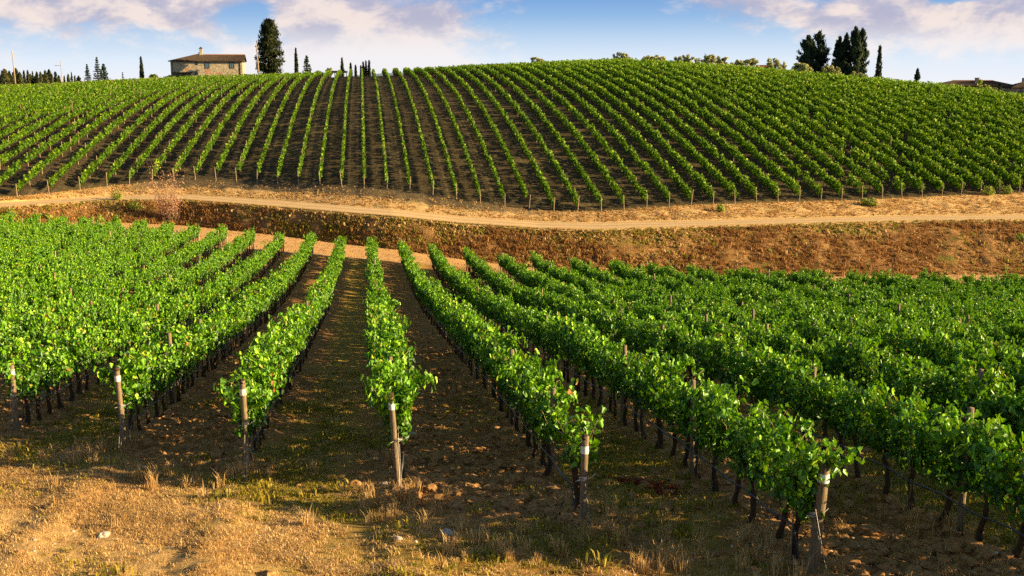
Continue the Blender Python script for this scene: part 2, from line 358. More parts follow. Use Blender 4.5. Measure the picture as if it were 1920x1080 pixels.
def hill_material():
    m, t, b = mat('dark hillside soil', None, .95, .1); f, u, y = fieldvec(t); P = pos(t)
    n = t.noise(P, .6, 5, .65, .2); n2 = t.noise(P, 5, 5, .75); n3 = t.noise(P, .05, 3)
    soil = t.ramp(t.math('ADD', t.math('MULTIPLY', n2, .7), t.math('MULTIPLY', n, .3)), [(.3, (.026, .019, .009)), (.5, (.062, .046, .021)), (.64, (.14, .105, .048)), (.8, (.36, .26, .12))])
    k = t.math('FRACT', t.math('DIVIDE', t.math('ADD', u, .13), 2.73))
    d = t.math('ABSOLUTE', t.math('SUBTRACT', k, .5))                       # wheel tracks either side of the aisle centre
    tr = t.smooth(t.math('ABSOLUTE', t.math('SUBTRACT', d, .2)), .09, .02)
    idx = t.math('FLOOR', t.math('DIVIDE', t.math('ADD', u, .13), 2.73))
    odd = t.math('ABSOLUTE', t.math('SUBTRACT', idx, t.math('MULTIPLY', t.math('FLOOR', t.math('MULTIPLY', idx, .5)), 2.0)))
    c = t.mix(t.math('MULTIPLY', t.math('MULTIPLY', tr, odd), t.math('MULTIPLY', n, .9)), soil, (.17, .13, .065, 1))
    g = t.smooth(n3, .56, .7); c = t.mix(t.math('MULTIPLY', g, .3), c, (.26, .18, .06, 1))
    t.l.new(c, b.inputs['Base Color']); bump(t, b, n2, .12, .8); return m
M_HILL = hill_material()
def verge_material():
    m = M_VERGE; t = NT(m.node_tree); b = m.node_tree.nodes['Principled BSDF']; src = b.inputs['Base Color'].links[0].from_socket
    a = t.add('ShaderNodeAttribute', attribute_name='field'); sp = t.add('ShaderNodeSeparateXYZ', inp={0: a.outputs['Vector']}); P = pos(t)
    n = t.noise(P, .5, 5, .7, .3); n2 = t.noise(P, 5, 5, .75); u, tt = sp.outputs[0], sp.outputs[2]
    zone = t.math('MULTIPLY', t.smooth(u, -38, -24), t.smooth(u, 26, 12))
    k = t.math('MULTIPLY', t.smooth(t.math('ADD', tt, t.math('MULTIPLY', t.math('SUBTRACT', n, .5), .9)), .34, .58), zone)
    soil = t.ramp(n2, [(.3, (.045, .032, .016)), (.5, (.11, .078, .038)), (.68, (.26, .18, .085)), (.85, (.46, .32, .15))])
    t.l.new(t.mix(k, src, soil), b.inputs['Base Color'])
verge_material()
M_FAR = dry_material('distant fields', [(.3, (.08, .09, .03)), (.5, (.16, .15, .06)), (.75, (.30, .25, .12))], .2, .05, .5)

# ------------------------------------------------------------------ ground sheets (they share their border lines)
def sheet(name, us, ya, yb, ny, m, zf=None, tpow=1.0, micro=None):
    us = np.asarray(us, float); t = np.linspace(0, 1, ny + 1) if np.isscalar(ny) else np.asarray(ny)
    t = t ** tpow; ny = len(t) - 1
    A = ya(us) if callable(ya) else np.full(len(us), ya); B = yb(us) if callable(yb) else np.full(len(us), yb)
    Y = A[None] + (B - A)[None] * t[:, None]; U = np.broadcast_to(us, Y.shape)
    Z = (zf or ground)(U, Y)
    if micro is not None: Z = Z + micro(U, Y)
    V = np.stack([U - AX * Y, Y, Z], -1).reshape(-1, 3)
    i = np.arange(ny)[:, None] * len(us) + np.arange(len(us) - 1)[None]; i = i.ravel()
    q = np.stack([i, i + 1, i + 1 + len(us), i + len(us)], -1)
    TT = np.broadcast_to(t[:, None], Y.shape)
    o = link(name, npmesh(name, V, [q], m, True, uv=np.stack([U, Y, TT], -1).reshape(-1, 3))); o['kind'] = 'structure'; return o
def lines(segs):
    out = [segs[0][0]]
    for a, b, st in segs: out += list(np.arange(a, b, st)[1:] if abs(out[-1] - a) < 1e-6 else np.arange(a, b, st)); out.append(b)
    return np.unique(np.round(out, 4))
def head_d(u, y): return (17.1 - .62 * u) - y
def field_micro(U, Y):
    far = np.clip((Y - 40) / 40, 0, 1); k = (U - .45) / 2.72; idx = np.floor(k); fr = k - idx
    tilled = np.where(np.abs(idx) % 2 < .5, 1.0, .35) * np.clip(-head_d(U, Y) / 1.5 + .3, .25, 1)
    m_ = .05 * fbm(U * .6, Y * .6, 3, 2)
    cl = np.abs(fbm(U * 3.3, Y * 3.3, 4, 7)) * .13 * tilled
    ridge = .10 * np.exp(-(np.minimum(fr, 1 - fr) * 2.72 / .35) ** 2)
    fade = np.clip((f_yb(U) - Y) / 3, 0, 1)
    return (m_ + (cl + ridge) * (1 - far)) * fade
usn = lines([(-75, -20, 1.2), (-20, -9, .35), (-9, 12, .085), (12, 22, .3), (22, 110, 1.2)])
tn = lines([(-6, 11, 1.0), (11, 27, .085), (27, 45, .25), (45, 118, .9)])
tnn = (tn - tn[0]) / (tn[-1] - tn[0])
def near_sheet():
    us = usn; YB = f_yb(us); y0 = -6.0
    Y = np.where(tn[:, None] < 45, tn[:, None], 45 + (tn[:, None] - 45) / (118 - 45) * (YB[None] - 45)); U = np.broadcast_to(us, Y.shape)
    Z = ground(U, Y) + field_micro(U, Y)
    V = np.stack([U - AX * Y, Y, Z], -1).reshape(-1, 3); n = len(us)
    i = (np.arange(len(tn) - 1)[:, None] * n + np.arange(n - 1)[None]).ravel()
    o = link('field_ground', npmesh('field_ground', V, [np.stack([i, i + 1, i + 1 + n, i + n], -1)], M_FIELD, True, uv=np.stack([U, Y], -1).reshape(-1, 2))); o['kind'] = 'structure'
near_sheet()
usb = np.arange(-75, 175, .4)
f_yt = lambda u: f_yn(u) - .5
sheet('embankment', usb, f_yb, f_yt, 26, M_BANK, micro=lambda U, Y: .30 * fbm(U * .7 + .8 * vnoise(U * .2, Y * .1, 4), Y * .45, 5, 3) * np.sin(pi * np.clip((Y - f_yb(U)) / (f_yt(U) - f_yb(U)), 0, 1)) ** .7)
sheet('road_edge', usb, f_yt, f_yn, 2, M_VERGE)
sheet('road', usb, f_yn, f_yf, 8, M_ROAD)
sheet('verge', usb, f_yf, f_y0, 16, M_VERGE, micro=lambda U, Y: .14 * fbm(U * .8, Y * .8, 4, 9) * np.sin(pi * np.clip((Y - f_yf(U)) / (f_y0(U) - f_yf(U)), 0, 1)))
ush = np.arange(-75, 175.1, 1.25)
sheet('hillside', ush, f_y0, lambda u: f_yc(u) + 60, 120, M_HILL)
sheet('far_ground', np.arange(-75, 175.1, 6.25), lambda u: f_yc(u) + 60, 2600, 20, M_FAR, tpow=2.0)
sheet('side_ground_east', np.arange(175, 900, 25.0), -6.0, 2600, 60, M_FAR, tpow=1.6)
sheet('side_ground_west', np.arange(-900, -74, 25.0), -6.0, 2600, 60, M_FAR, tpow=1.6)

# ------------------------------------------------------------------ leaves
# half-folded lobed leaf: 10 verts, two six-sided halves
LEAF = np.array([(0, 0, 0), (.34, -.08, .05), (.52, .22, .10), (.33, .42, .07), (.30, .78, .05), (0, 1.0, -.06),
                 (-.34, -.08, .05), (-.52, .22, .10), (-.33, .42, .07), (-.30, .78, .05)]) - np.array([0, .4, 0])
LEAF[:, 2] *= 2.2
LEAFP = np.array([(0, 1, 2, 3, 4, 5), (0, 5, 9, 8, 7, 6)])
QUAD = np.array([(-.42, -.5, 0), (.42, -.35, .1), (.5, .4, 0), (-.25, .55, .12)])
QUADP = np.array([(0, 1, 2, 3)])
def orient(N, rng, spin=None):
    """orthonormal frames from normals N"""
    N = N / (np.linalg.norm(N, axis=1, keepdims=True) + 1e-9)
    A = rng.normal(size=N.shape); A -= (A * N).sum(1, keepdims=True) * N; A /= np.linalg.norm(A, axis=1, keepdims=True) + 1e-9
    B = np.cross(N, A); return A, B, N
def leaves(P, N, S, rng, tmpl=LEAF, polys=LEAFP, droop=None):
    A, B, N = orient(N, rng)
    if droop is not None:                        # tip direction tends to hang down
        D = np.tile(np.array([[0, 0, -1.0]]), (len(P), 1)) + rng.normal(size=N.shape) * droop
        D -= (D * N).sum(1, keepdims=True) * N; D /= np.linalg.norm(D, axis=1, keepdims=True) + 1e-9
        B = D; A = np.cross(B, N)
    V = P[:, None] + S[:, None, None] * (tmpl[None, :, 0:1] * A[:, None] + tmpl[None, :, 1:2] * B[:, None] + tmpl[None, :, 2:3] * N[:, None])
    n = len(tmpl); F = (np.arange(len(P))[:, None, None] * n + polys[None]).reshape(-1, polys.shape[1])
    return V.reshape(-1, 3), F

def vine_data(seed, scale=1.0, nshoot=14, lush=1.0):
    """leaf centres, normals, sizes and canes of one vine; y is along the row, x across it"""
    rng = np.random.default_rng(seed); P = []; N = []; canes = []
    for i in range(nshoot):
        y = rng.uniform(-.52, .52); x = rng.normal() * .04; z = rng.uniform(.78, .95)
        side = rng.choice([-1, 1]); L = rng.uniform(.7, 1.2) * lush; out = rng.uniform(.0, .30); p = np.array([x, y, z]); d = np.array([side * out * .6, rng.normal() * .25, 1.0])
        pts = [p.copy()]; n = int(L / .05)
        for k in range(n):
            d = d / np.linalg.norm(d)
            p = p + d * .05; pts.append(p.copy())
            d = d + rng.normal(size=3) * .10; d[0] += side * out * .03
            if p[2] > 1.66: d[2] -= .15; d[0] += side * .035
            if k > n * .7: d[2] -= .09
            for j in range(3 if rng.random() < .75 else 2):
                th = rng.uniform(0, 2 * pi); ro = rng.uniform(.5, 1.15); off = np.array([cos(th) * .105 * ro, sin(th) * .125 * ro, rng.normal() * .05])
                q = p + off; P.append(q); nn = np.array([off[0] * 3 + (q[0]) * 2.4, off[1] * 2.2, .30 + rng.normal() * .5]) + rng.normal(size=3) * .45; N.append(nn)
        canes.append(pts)
    for i in range(2):                           # long stray shoots that leave the hedge line
        side = rng.choice([-1, 1]); p = np.array([side * .12, rng.uniform(-.5, .5), rng.uniform(1.1, 1.7)]); d = np.array([side * rng.uniform(.1, .6), rng.normal() * .5, rng.uniform(.5, 1.3)]); pts = [p.copy()]
        for k in range(int(rng.uniform(7, 14))):
            d = d / np.linalg.norm(d); p = p + d * .055; d = d + rng.normal(size=3) * .09; d[2] -= .09; pts.append(p.copy())
            q = p + rng.normal(size=3) * .05; P.append(q); N.append(np.array([side * .5, 0, .7]) + rng.normal(size=3) * .6)
        canes.append(pts)
    for i in range(int(45 * lush)):              # skirt of older leaves around the cordon
        q = np.array([rng.normal() * .14, rng.uniform(-.55, .55), rng.uniform(.80, 1.2)]); P.append(q); N.append(np.array([np.sign(q[0]) * 1.2, rng.normal() * .4, rng.uniform(-.1, .8)]))
    P = np.array(P); N = np.array(N); S = (.068 + .065 * rng.random(len(P)) ** 1.3) * scale
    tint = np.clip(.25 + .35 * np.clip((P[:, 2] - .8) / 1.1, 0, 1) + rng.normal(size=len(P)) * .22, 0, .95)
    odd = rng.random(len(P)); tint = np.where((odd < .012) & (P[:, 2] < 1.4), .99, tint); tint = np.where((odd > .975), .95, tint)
    return P, N, S, tint, canes, rng

def vine_wood(seed, b=None):
    rng = random.Random(seed); b = b or Buf()
    lx, ly = rng.uniform(-.06, .06), rng.uniform(-.22, .22)
    pts = [(0, 0, -.15)]
    for i in range(1, 7):
        t = i / 6; pts.append((lx * t + rng.uniform(-.03, .03), ly * t + rng.uniform(-.045, .045), .82 * t))
    b.tube(pts, [.072, .062, .052, .045, .050, .046, .058], 8)
    for s in (-1, 1):
        arm = [pts[-1]]
        for i in range(1, 5): arm.append((lx + rng.uniform(-.03, .03), ly + s * .13 * i, .84 + .03 * i + rng.uniform(-.02, .02)))
        b.tube(arm, [.035, .03, .026, .022, .014], 6)
    return b
def foliage_mesh(seed, **kw):
    P, N, S, tint, canes, rng = vine_data(seed, **kw)
    V, F = leaves(P, N, S, rng, droop=.6)
    b = Buf()
    for c in canes: b.tube(c[::4] if len(c) > 8 else c, .006, 3, False)
    nb = len(V); V2 = np.concatenate([V, np.array(b.v)]); T = np.concatenate([np.repeat(tint, 10), np.full(b.n, .3)])
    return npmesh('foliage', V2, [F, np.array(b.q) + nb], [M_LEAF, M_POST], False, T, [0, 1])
NV = 14
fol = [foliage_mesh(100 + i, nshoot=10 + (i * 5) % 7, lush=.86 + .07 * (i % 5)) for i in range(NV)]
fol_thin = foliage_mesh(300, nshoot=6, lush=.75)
wood = [vine_wood(50 + i).mesh('trunk', M_BARK, True) for i in range(8)]
def stake_mesh():
    b = Buf(); b.tube([(.07, .05, -.1), (.06, .05, 1.25)], [.014, .012], 5); return b.mesh('stake', M_POST)
stake = stake_mesh()

# ------------------------------------------------------------------ near rows of vines
ONES = ['', 'first', 'second', 'third', 'fourth', 'fifth', 'sixth', 'seventh', 'eighth', 'ninth', 'tenth', 'eleventh', 'twelfth', 'thirteenth', 'fourteenth', 'fifteenth', 'sixteenth', 'seventeenth', 'eighteenth', 'nineteenth']
TENS = ['', '', 'twent', 'thirt', 'fort', 'fift', 'sixt', 'sevent', 'eight', 'ninet']
def nth(n):
    if n < 20: return ONES[n]
    t, o = divmod(n, 10)
    if n >= 100: return 'hundred and ' + nth(n - 100) if n > 100 else 'hundredth'
    return TENS[t] + ('ieth' if o == 0 else 'y-' + ONES[o])
def rowname(k): return 'middle row' if k == 0 else '%s row %s of the middle one' % (nth(abs(k)), 'right' if k > 0 else 'left')
rnd = random.Random(4)
SP = 2.72
def row_u(k): return .45 + SP * k + (-.12 if k == 2 else 0) + (-.45 if k == -2 else 0) * 0
START = {-2: 21.3, -1: 19.1, 0: 17.8, 1: 15.8, 2: 13.7, 3: 9.9}
def row_start(k): return START.get(k, 21.3 + (-2 - k) * 1.6 if k < -2 else max(9.0 - 2.0 * (k - 4), 2.0))
AXANG = math.atan(AX)
def visible(u, y, mu=0.0):
    x = (u - AX * y) / y if y > 1 else 9
    return abs(x) < .4663 + mu and y > 12.3
vines = []
for k in range(-15, 22):
    u = row_u(k); y = row_start(k) + {2: .35, -1: .35, 0: .6}.get(k, .55); i = 1; yend = float(f_end(u))
    while y < yend - .4:
        if k == 1 and i == 2: y = 18.5
        x = (u - AX * y)
        inframe = (-.49 * y - 1.0 < x < .49 * y + 1.0) and y > 12.6
        shadow = (-.475 * y < x < .48 * y + 13)
        if inframe or shadow: vines.append((k, i, u + rnd.uniform(-.05, .05), y, inframe))
        y += rnd.uniform(.84, .94); i += 1
cand = sorted([v_ for v_ in vines if v_[4]], key=lambda v_: v_[3])
single = set((v_[0], v_[1]) for v_ in cand[:300])
TRAITS = ['leafy grapevine', 'full green grapevine', 'bushy grapevine', 'grapevine with drooping shoots', 'broad-leaved grapevine']
for (k, i, u, y, inf) in vines:
    if (k, i) not in single: continue
    j = rnd.randrange(NV)
    p = W(u, y, -.02); rz = AXANG + (pi if rnd.random() < .5 else 0) + rnd.uniform(-.06, .06)
    thin = k == 1 and i == 1
    e = empty('grapevine', p, '%s, %s from the front, %s' % ('thin drooping grapevine' if thin else rnd.choice(TRAITS), nth(i), rowname(k)), 'grapevine', 'grapevines in the near vineyard', rz)
    s = rnd.uniform(.90, 1.12); e.scale = (s * rnd.uniform(.74, 1.0), 1.0, s)
    link('foliage', fol_thin if thin else fol[j], e); link('trunk', wood[rnd.randrange(8)], e)
    if rnd.random() < .6: link('stake', stake, e)

def gn_scatter(name, P, rz, sc, idx, coll, tilt=None):
    me = bpy.data.meshes.new(name); n = len(P)
    me.vertices.add(n); me.vertices.foreach_set('co', np.asarray(P, np.float32).ravel())
    rot = np.zeros((n, 3), np.float32); rot[:, 2] = rz
    if tilt is not None: rot[:, 0] = tilt
    a = me.attributes.new('rot', 'FLOAT_VECTOR', 'POINT'); a.data.foreach_set('vector', rot.ravel())
    sc = np.asarray(sc, np.float32); sc = np.repeat(sc[:, None], 3, 1) if sc.ndim == 1 else sc
    a = me.attributes.new('scl', 'FLOAT_VECTOR', 'POINT'); a.data.foreach_set('vector', sc.ravel())
    a = me.attributes.new('pick', 'INT', 'POINT'); a.data.foreach_set('value', np.asarray(idx, np.int32))
    me.update(); o = link(name, me); o['kind'] = 'stuff'
    g = bpy.data.node_groups.new(name + ' scatter', 'GeometryNodeTree')
    g.interface.new_socket('Geometry', in_out='INPUT', socket_type='NodeSocketGeometry'); g.interface.new_socket('Geometry', in_out='OUTPUT', socket_type='NodeSocketGeometry')
    N = g.nodes; L = g.links; gi = N.new('NodeGroupInput'); go = N.new('NodeGroupOutput')
    ci = N.new('GeometryNodeCollectionInfo'); ci.inputs['Collection'].default_value = coll; ci.inputs['Separate Children'].default_value = True; ci.inputs['Reset Children'].default_value = True
    ip = N.new('GeometryNodeInstanceOnPoints'); ip.inputs['Pick Instance'].default_value = True
    def attr(nm, ty):
        q = N.new('GeometryNodeInputNamedAttribute'); q.data_type = ty; q.inputs[0].default_value = nm; return q.outputs[0]
    L.new(gi.outputs[0], ip.inputs['Points']); L.new(ci.outputs[0], ip.inputs['Instance'])
    L.new(attr('pick', 'INT'), ip.inputs['Instance Index']); L.new(attr('scl', 'FLOAT_VECTOR'), ip.inputs['Scale'])
    er = N.new('FunctionNodeEulerToRotation'); L.new(attr('rot', 'FLOAT_VECTOR'), er.inputs[0]); L.new(er.outputs[0], ip.inputs['Rotation'])
    L.new(ip.outputs[0], go.inputs[0])
    md = o.modifiers.new('scatter', 'NODES'); md.node_group = g; return o
def source(name, meshes):
    c = bpy.data.collections.new(name)
    for i, m_ in enumerate(meshes):
        o = bpy.data.objects.new('%s_%02d' % (name, i), m_); c.objects.link(o)
    return c
def joined_vine(seed):
    P, N, S, tint, canes, rng = vine_data(seed, nshoot=11 + (seed * 5) % 6, lush=.86 + .07 * (seed % 5), scale=1.08)
    V, F = leaves(P, N, S, rng, droop=.6); b = vine_wood(seed); nb = len(V)
    V2 = np.concatenate([V, np.array(b.v)]); T = np.concatenate([np.repeat(tint, 10), np.full(b.n, .3)])
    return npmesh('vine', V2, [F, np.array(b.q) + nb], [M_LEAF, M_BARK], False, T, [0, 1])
vcol = source('vine_source', [joined_vine(400 + i) for i in range(12)])
rest = [v_ for v_ in vines if (v_[0], v_[1]) not in single]
Pn = np.array([W(v_[2], v_[3], -.02) for v_ in rest]); rg = np.random.default_rng(8); n = len(rest); kk_ = np.array([.84 if v_[0] <= -3 else 1.0 for v_ in rest])
s_ = rg.uniform(.86, 1.14, n)
o = gn_scatter('grapevines', Pn, AXANG + np.where(rg.random(n) < .5, pi, 0) + rg.uniform(-.06, .06, n), np.stack([s_ * kk_ * rg.uniform(.66, .95, n), np.ones(n) * 1.02, s_], -1), rg.integers(0, 12, n), vcol)
tag(o, 'mass of grapevines filling the back and right of the near vineyard', 'grapevines')

# ------------------------------------------------------------------ posts
def post_mesh(h, r, seed, lean=(0, 0)):
    rn = random.Random(seed); b = Buf(); pts = []; rad = []
    for i in range(8):
        t = i / 7; pts.append((lean[0] * t + rn.uniform(-.006, .006), lean[1] * t + rn.uniform(-.006, .006), -.25 + (h + .25) * t)); rad.append(r * (1.08 - .14 * t) * rn.uniform(.96, 1.04))
    b.tube(pts, rad, 10); return b
pm = [post_mesh(1.72 + .08 * (i % 3), .05 + .004 * (i % 3), i, (.04 * sin(i * 2.1), .05 * cos(i * 1.3))).mesh('trellis_post', M_POST, True) for i in range(6)]
def twine_obj(parent, z, seed):
    rn = random.Random(seed); b = Buf()
    for q in range(3): b.tube([(.062 * cos(a_ * pi / 4), .062 * sin(a_ * pi / 4), z + .012 * q + .02 * sin(a_ + q)) for a_ in range(9)], .006, 4, False)
    b.tube([(.05, -.03, z), (.13, -.05, z + .05), (.19, -.02, z + .09)], .005, 4); b.tube([(-.05, -.03, z), (-.12, -.07, z - .02)], .005, 4)
    return b.obj('twine', M_TWINE, parent)
ends = [(-3, 22.9, 1.66, 0, 0), (-2, 21.2, 1.75, -.06, .02), (-1, 19.0, 1.82, -.02, .0), (0, 17.7, 1.80, -.11, .0), (1, 15.7, 1.50, .02, .0), (2, 13.6, 1.60, .12, 0)]
desc = {-3: 'weathered end post at the left edge of the picture, leafy vine behind', -2: 'slim pale round end post with white band, far left of the dry headland', -1: 'thick dark-based end post with white band, left of the grassy aisle',
        0: 'leaning round end post with white band at the foot of the middle row', 1: 'short end post with white band, wrapped in a drooping vine', 2: 'stout end post with white band buried in leaves, bottom right'}
for k, y, h, lx, ly in ends:
    u = row_u(k); p = W(u, y); e = empty('trellis_post', p, desc[k], 'post', 'trellis posts of the near vineyard')
    post_mesh(h, {2: .074, 0: .05}.get(k, .056), 60 + k, (lx, ly)).obj('shaft', M_POST, e, True)
    b = Buf(); zz = h - .2; b.tube([(lx * .88, 0, zz - .07), (lx * .92, 0, zz + .05)], {2: .076, 0: .053}.get(k, .059), 14, False); b.obj('band', M_TAG, e, True)
    b = Buf(); b.tube([(lx, 0, h - .05), (lx, 0, h + .012)], [{2: .074, 0: .05}.get(k, .057), .05], 12); b.obj('cap', M_BARK, e, True)
    twine_obj(e, h * .55, k + 9)
postcands = []
for k in range(-15, 22):
    u = row_u(k); y = {1: 18.55, 2: 18.8}.get(k, row_start(k) + 5.3); i = 2; ye = float(f_end(u))
    while y < ye + .2:
        x = u - AX * y
        if -.475 * y < x < .475 * y and y > 13.5: postcands.append((y / 1.0, k, i, u, y, 'near'))
        y += 5.4; i += 1
        if y > ye - 2.5 and y < ye + 2.9: y = ye
# hill rows
HSP = 2.73
hill_rows = []
for j in range(-40, 50):
    u = -.13 + HSP * j; y0 = float(f_y0(u)) + .15; yc = float(f_yc(u)) + 6
    # keep the part in view
    ya, yb = None, None
    for y in np.arange(y0, yc, 1.0):
        x = (u - AX * y) / y
        if -.495 < x < .50:
            ya = y if ya is None else ya; yb = y
    if ya is not None and yb - ya > 6: hill_rows.append((j, u, ya, yb, ya == y0))
hill_end = [(j, u, ya) for (j, u, ya, yb, full) in hill_rows if full]
hpost = []
for (j, u, ya, yb, full) in hill_rows:
    y = ya + (5.0 if full else 2.0); i = 2
    while y < yb: hpost.append((y, j, i, u, y, 'hill')); y += 5.0 + .6 * math.sin(j * 1.7 + i); i += 1
hpost = [h_ for h_ in hpost if (h_[1] < 6 and (h_[1] * 5 + h_[2] * 2) % 9 < 5) or (h_[1] * 7 + h_[2] * 3) % 6 == 0]
pmh = [post_mesh(1.62 + .13 * (i % 3), .042, 30 + i, (.09 * sin(i * 2.4), .05 * cos(i * 1.7))).mesh('trellis_post', M_POSTH, True) for i in range(5)]
pmh_tall = post_mesh(1.95, .045, 77, (.1, 0)).mesh('trellis_post', M_POSTH, True)
def hill_name(j):
    return 'the hillside row that climbs straight up' if j == 0 else 'the %s hillside row %s of the straight one' % (nth(abs(j)), 'right' if j > 0 else 'left')
npost = len(ends)
for (j, u, ya) in hill_end:
    o = link('trellis_post', pmh[(j * 3) % 5]); o.location = W(u, ya - .3, 0); o.rotation_euler = (0, 0, j)
    o.rotation_euler.x = .08; tag(o, 'pale end post at the foot of %s' % hill_name(j), 'post', 'end posts along the foot of the hill'); npost += 1
postcands.sort()
quota = 300 - npost
nearpick = [c_ for c_ in postcands if c_[4] < 70][:quota]
left_ = quota - len(nearpick)
hpost.sort(key=lambda c_: c_[0])
hillpick = [c_ for c_ in hpost if c_[1] < 12][:left_] if left_ > 0 else []
pset = set((c_[5], c_[1], c_[2]) for c_ in nearpick + hillpick)
for c_ in nearpick:
    _, k, i, u, y, kind = c_
    o = link('trellis_post', pm[rnd.randrange(6)]); o.location = W(u, y, .32 if (k, i) == (3, 2) else rnd.uniform(0, .18)); o.rotation_euler = (0, 0, rnd.uniform(0, 6))
    tag(o, 'weathered line post, %s from the front, %s' % (nth(i), rowname(k)), 'post', 'trellis posts of the near vineyard')
for c_ in hillpick:
    _, j, i, u, y, kind = c_
    o = link('trellis_post', pmh[rnd.randrange(5)]); o.location = W(u, y, rnd.uniform(.0, .25)); o.rotation_euler = (0, 0, rnd.uniform(0, 6))
    tag(o, 'pale line post, %s from the foot, %s' % (nth(i), hill_name(j).replace('the ', '', 1)), 'post', 'line posts on the hillside')
restp = [c_ for c_ in postcands + hpost if (c_[5], c_[1], c_[2]) not in pset]
pcol = source('post_source', [m_.copy() for m_ in pmh] + [pmh_tall])
Pp = np.array([W(c_[3], c_[4], 0) for c_ in restp]); n = len(restp)
tall = np.array([5 if (c_[1] > 12 and c_[5] == 'hill' and rg.random() < .35) else rg.integers(0, 5) for c_ in restp])
tag(gn_scatter('trellis_posts', Pp, rg.uniform(0, 6, n), rg.uniform(.95, 1.12, n), tall, pcol), 'many thin pale posts standing in the rows of the upper hillside', 'posts')

# ------------------------------------------------------------------ drip hoses and wires of the near rows
for k in range(-7, 9):
    u = row_u(k); y0 = row_start(k); ye = min(60 if abs(k) < 5 else 50, float(f_end(u)) - .5)
    ys = np.concatenate([np.arange(y0 + .3, 34, .9), np.arange(34, ye, 2.7)]); off = .10 if k >= 1 else .09
    s = -1 if k >= 1 else 1                       # the hose hangs on the side of the trunks that faces the middle aisle
    b = Buf(); pts = []
    p = W(u, y0 + .25); pts.append((p[0] + s * .02, p[1] - .15, p[2] + .02)); pts.append((p[0] + s * .06, p[1] - .02, p[2] + .35))
    for q, y in enumerate(ys):
        p = W(u, y); pts.append((p[0] + s * off, p[1], p[2] + .62 - .05 * (q % 2)))
    b.tube(pts, .015, 6, False); o = b.obj('drip_hose', M_HOSE, None, True)
    tag(o, 'dark irrigation hose strung along the trunks of the %s' % rowname(k), 'hose', 'irrigation hoses along the near rows')
    b = Buf(); yw = list(np.arange(y0, min(ye, 45), 2.7))
    for hz, dx in ((.86, 0), (1.2, .09), (1.2, -.09), (1.55, 0)):
        b.tube([(W(u, y)[0] + dx * (0 if q == 0 else 1), y, W(u, y)[2] + hz) for q, y in enumerate(yw)], .0035, 3, False)
    p = W(u, y0)
    for dz_, dx in ((1.25, .0), (.9, .02)): b.tube([(p[0] + dx, p[1], p[2] + dz_), (p[0] + .10 + dx * 2, p[1] - .75, p[2] + .05)], .0028, 3, False)
    o = b.obj('trellis_wire', M_WIRE); tag(o, 'thin metal trellis wires stretched along the %s' % rowname(k), 'wire', 'trellis wires of the near rows')

# ------------------------------------------------------------------ hillside rows
def hill_foliage(j, u, ya, yb):
    rng = np.random.default_rng(1000 + j)
    L = yb - ya; wide = float(np.interp(u, [-60, -20, -5, 15, 35, 60, 130], [.24, .19, .15, .16, .25, .42, .52])); hgt = float(np.interp(u, [-60, 0, 30, 60, 130], [1.42, 1.42, 1.55, 1.8, 1.95])); dens = float(np.interp(u, [-60, -5, 15, 60, 130], [76, 58, 54, 110, 130]))
    n = int(L * dens); y = rng.uniform(ya, yb, n)
    # each vine is a clump: sizes vary along the row
    c = np.floor((y - ya) / .95); ph = np.abs(np.sin(c * 12.9898 + j * 78.233) * 43758.5453) % 1
    ph2 = np.abs(np.sin(c * 39.3468 + j * 11.135) * 24634.6345) % 1
    keep = (ph > .05 + .08 * (fbm(np.array([u * .08]), np.array([ya * .02]), 2, 3)[0] > 0)); yc_ = ya + (c + .5) * .95; y = yc_ + (y - yc_) * (.98 + .3 * ph2)
    h = hgt * (.78 + .28 * ph2); w = wide * (.7 + .5 * ph)
    th = rng.uniform(0, 2 * pi, n); r = np.sqrt(rng.uniform(.25, 1, n))
    zz = .62 + (h - .62) * (.5 + .5 * np.sin(th) * r); ww = w * np.cos(th) * r * (1.15 - .35 * (zz - .62) / (h - .62)) + .08 * (ph2 - .5)
    tall = rng.random(n) < .07; zz = np.where(tall, h + rng.uniform(0, .34, n), zz); ww = np.where(tall, ww * .6, ww)
    P = np.stack([ww, y, zz], -1)[keep]; N = np.stack([ww * 5, rng.normal(size=n) * .6, .25 + .3 * np.sin(th)], -1)[keep] + rng.normal(size=(keep.sum(), 3)) * .5
    X = u + P[:, 0]; Y = P[:, 1]; P = np.stack([X - AX * Y, Y, ground(np.full_like(Y, u), Y) + P[:, 2]], -1)
    S = rng.uniform(.15, .33, len(P)); V, F = leaves(P, N, S, rng, QUAD, QUADP)
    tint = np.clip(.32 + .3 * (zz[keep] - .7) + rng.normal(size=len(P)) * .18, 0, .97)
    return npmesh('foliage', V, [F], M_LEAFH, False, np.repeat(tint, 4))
def hill_trunks(u, ya, yb):
    ys = np.arange(ya + .4, yb, .95); z = ground(np.full_like(ys, u), ys); x = u - AX * ys; r = .035
    base = np.array([(-r, -r), (r, -r), (r, r), (-r, r)]); V = np.zeros((len(ys), 8, 3))
    for i in range(4):
        V[:, i] = np.stack([x + base[i, 0], ys + base[i, 1], z - .1], -1); V[:, i + 4] = np.stack([x + base[i, 0] * .8, ys + base[i, 1] * .8, z + .85], -1)
    q = np.array([(i, (i + 1) % 4, 4 + (i + 1) % 4, 4 + i) for i in range(4)]); F = (np.arange(len(ys))[:, None, None] * 8 + q[None]).reshape(-1, 4)
    return npmesh('trunks', V.reshape(-1, 3), [F], M_BARK)
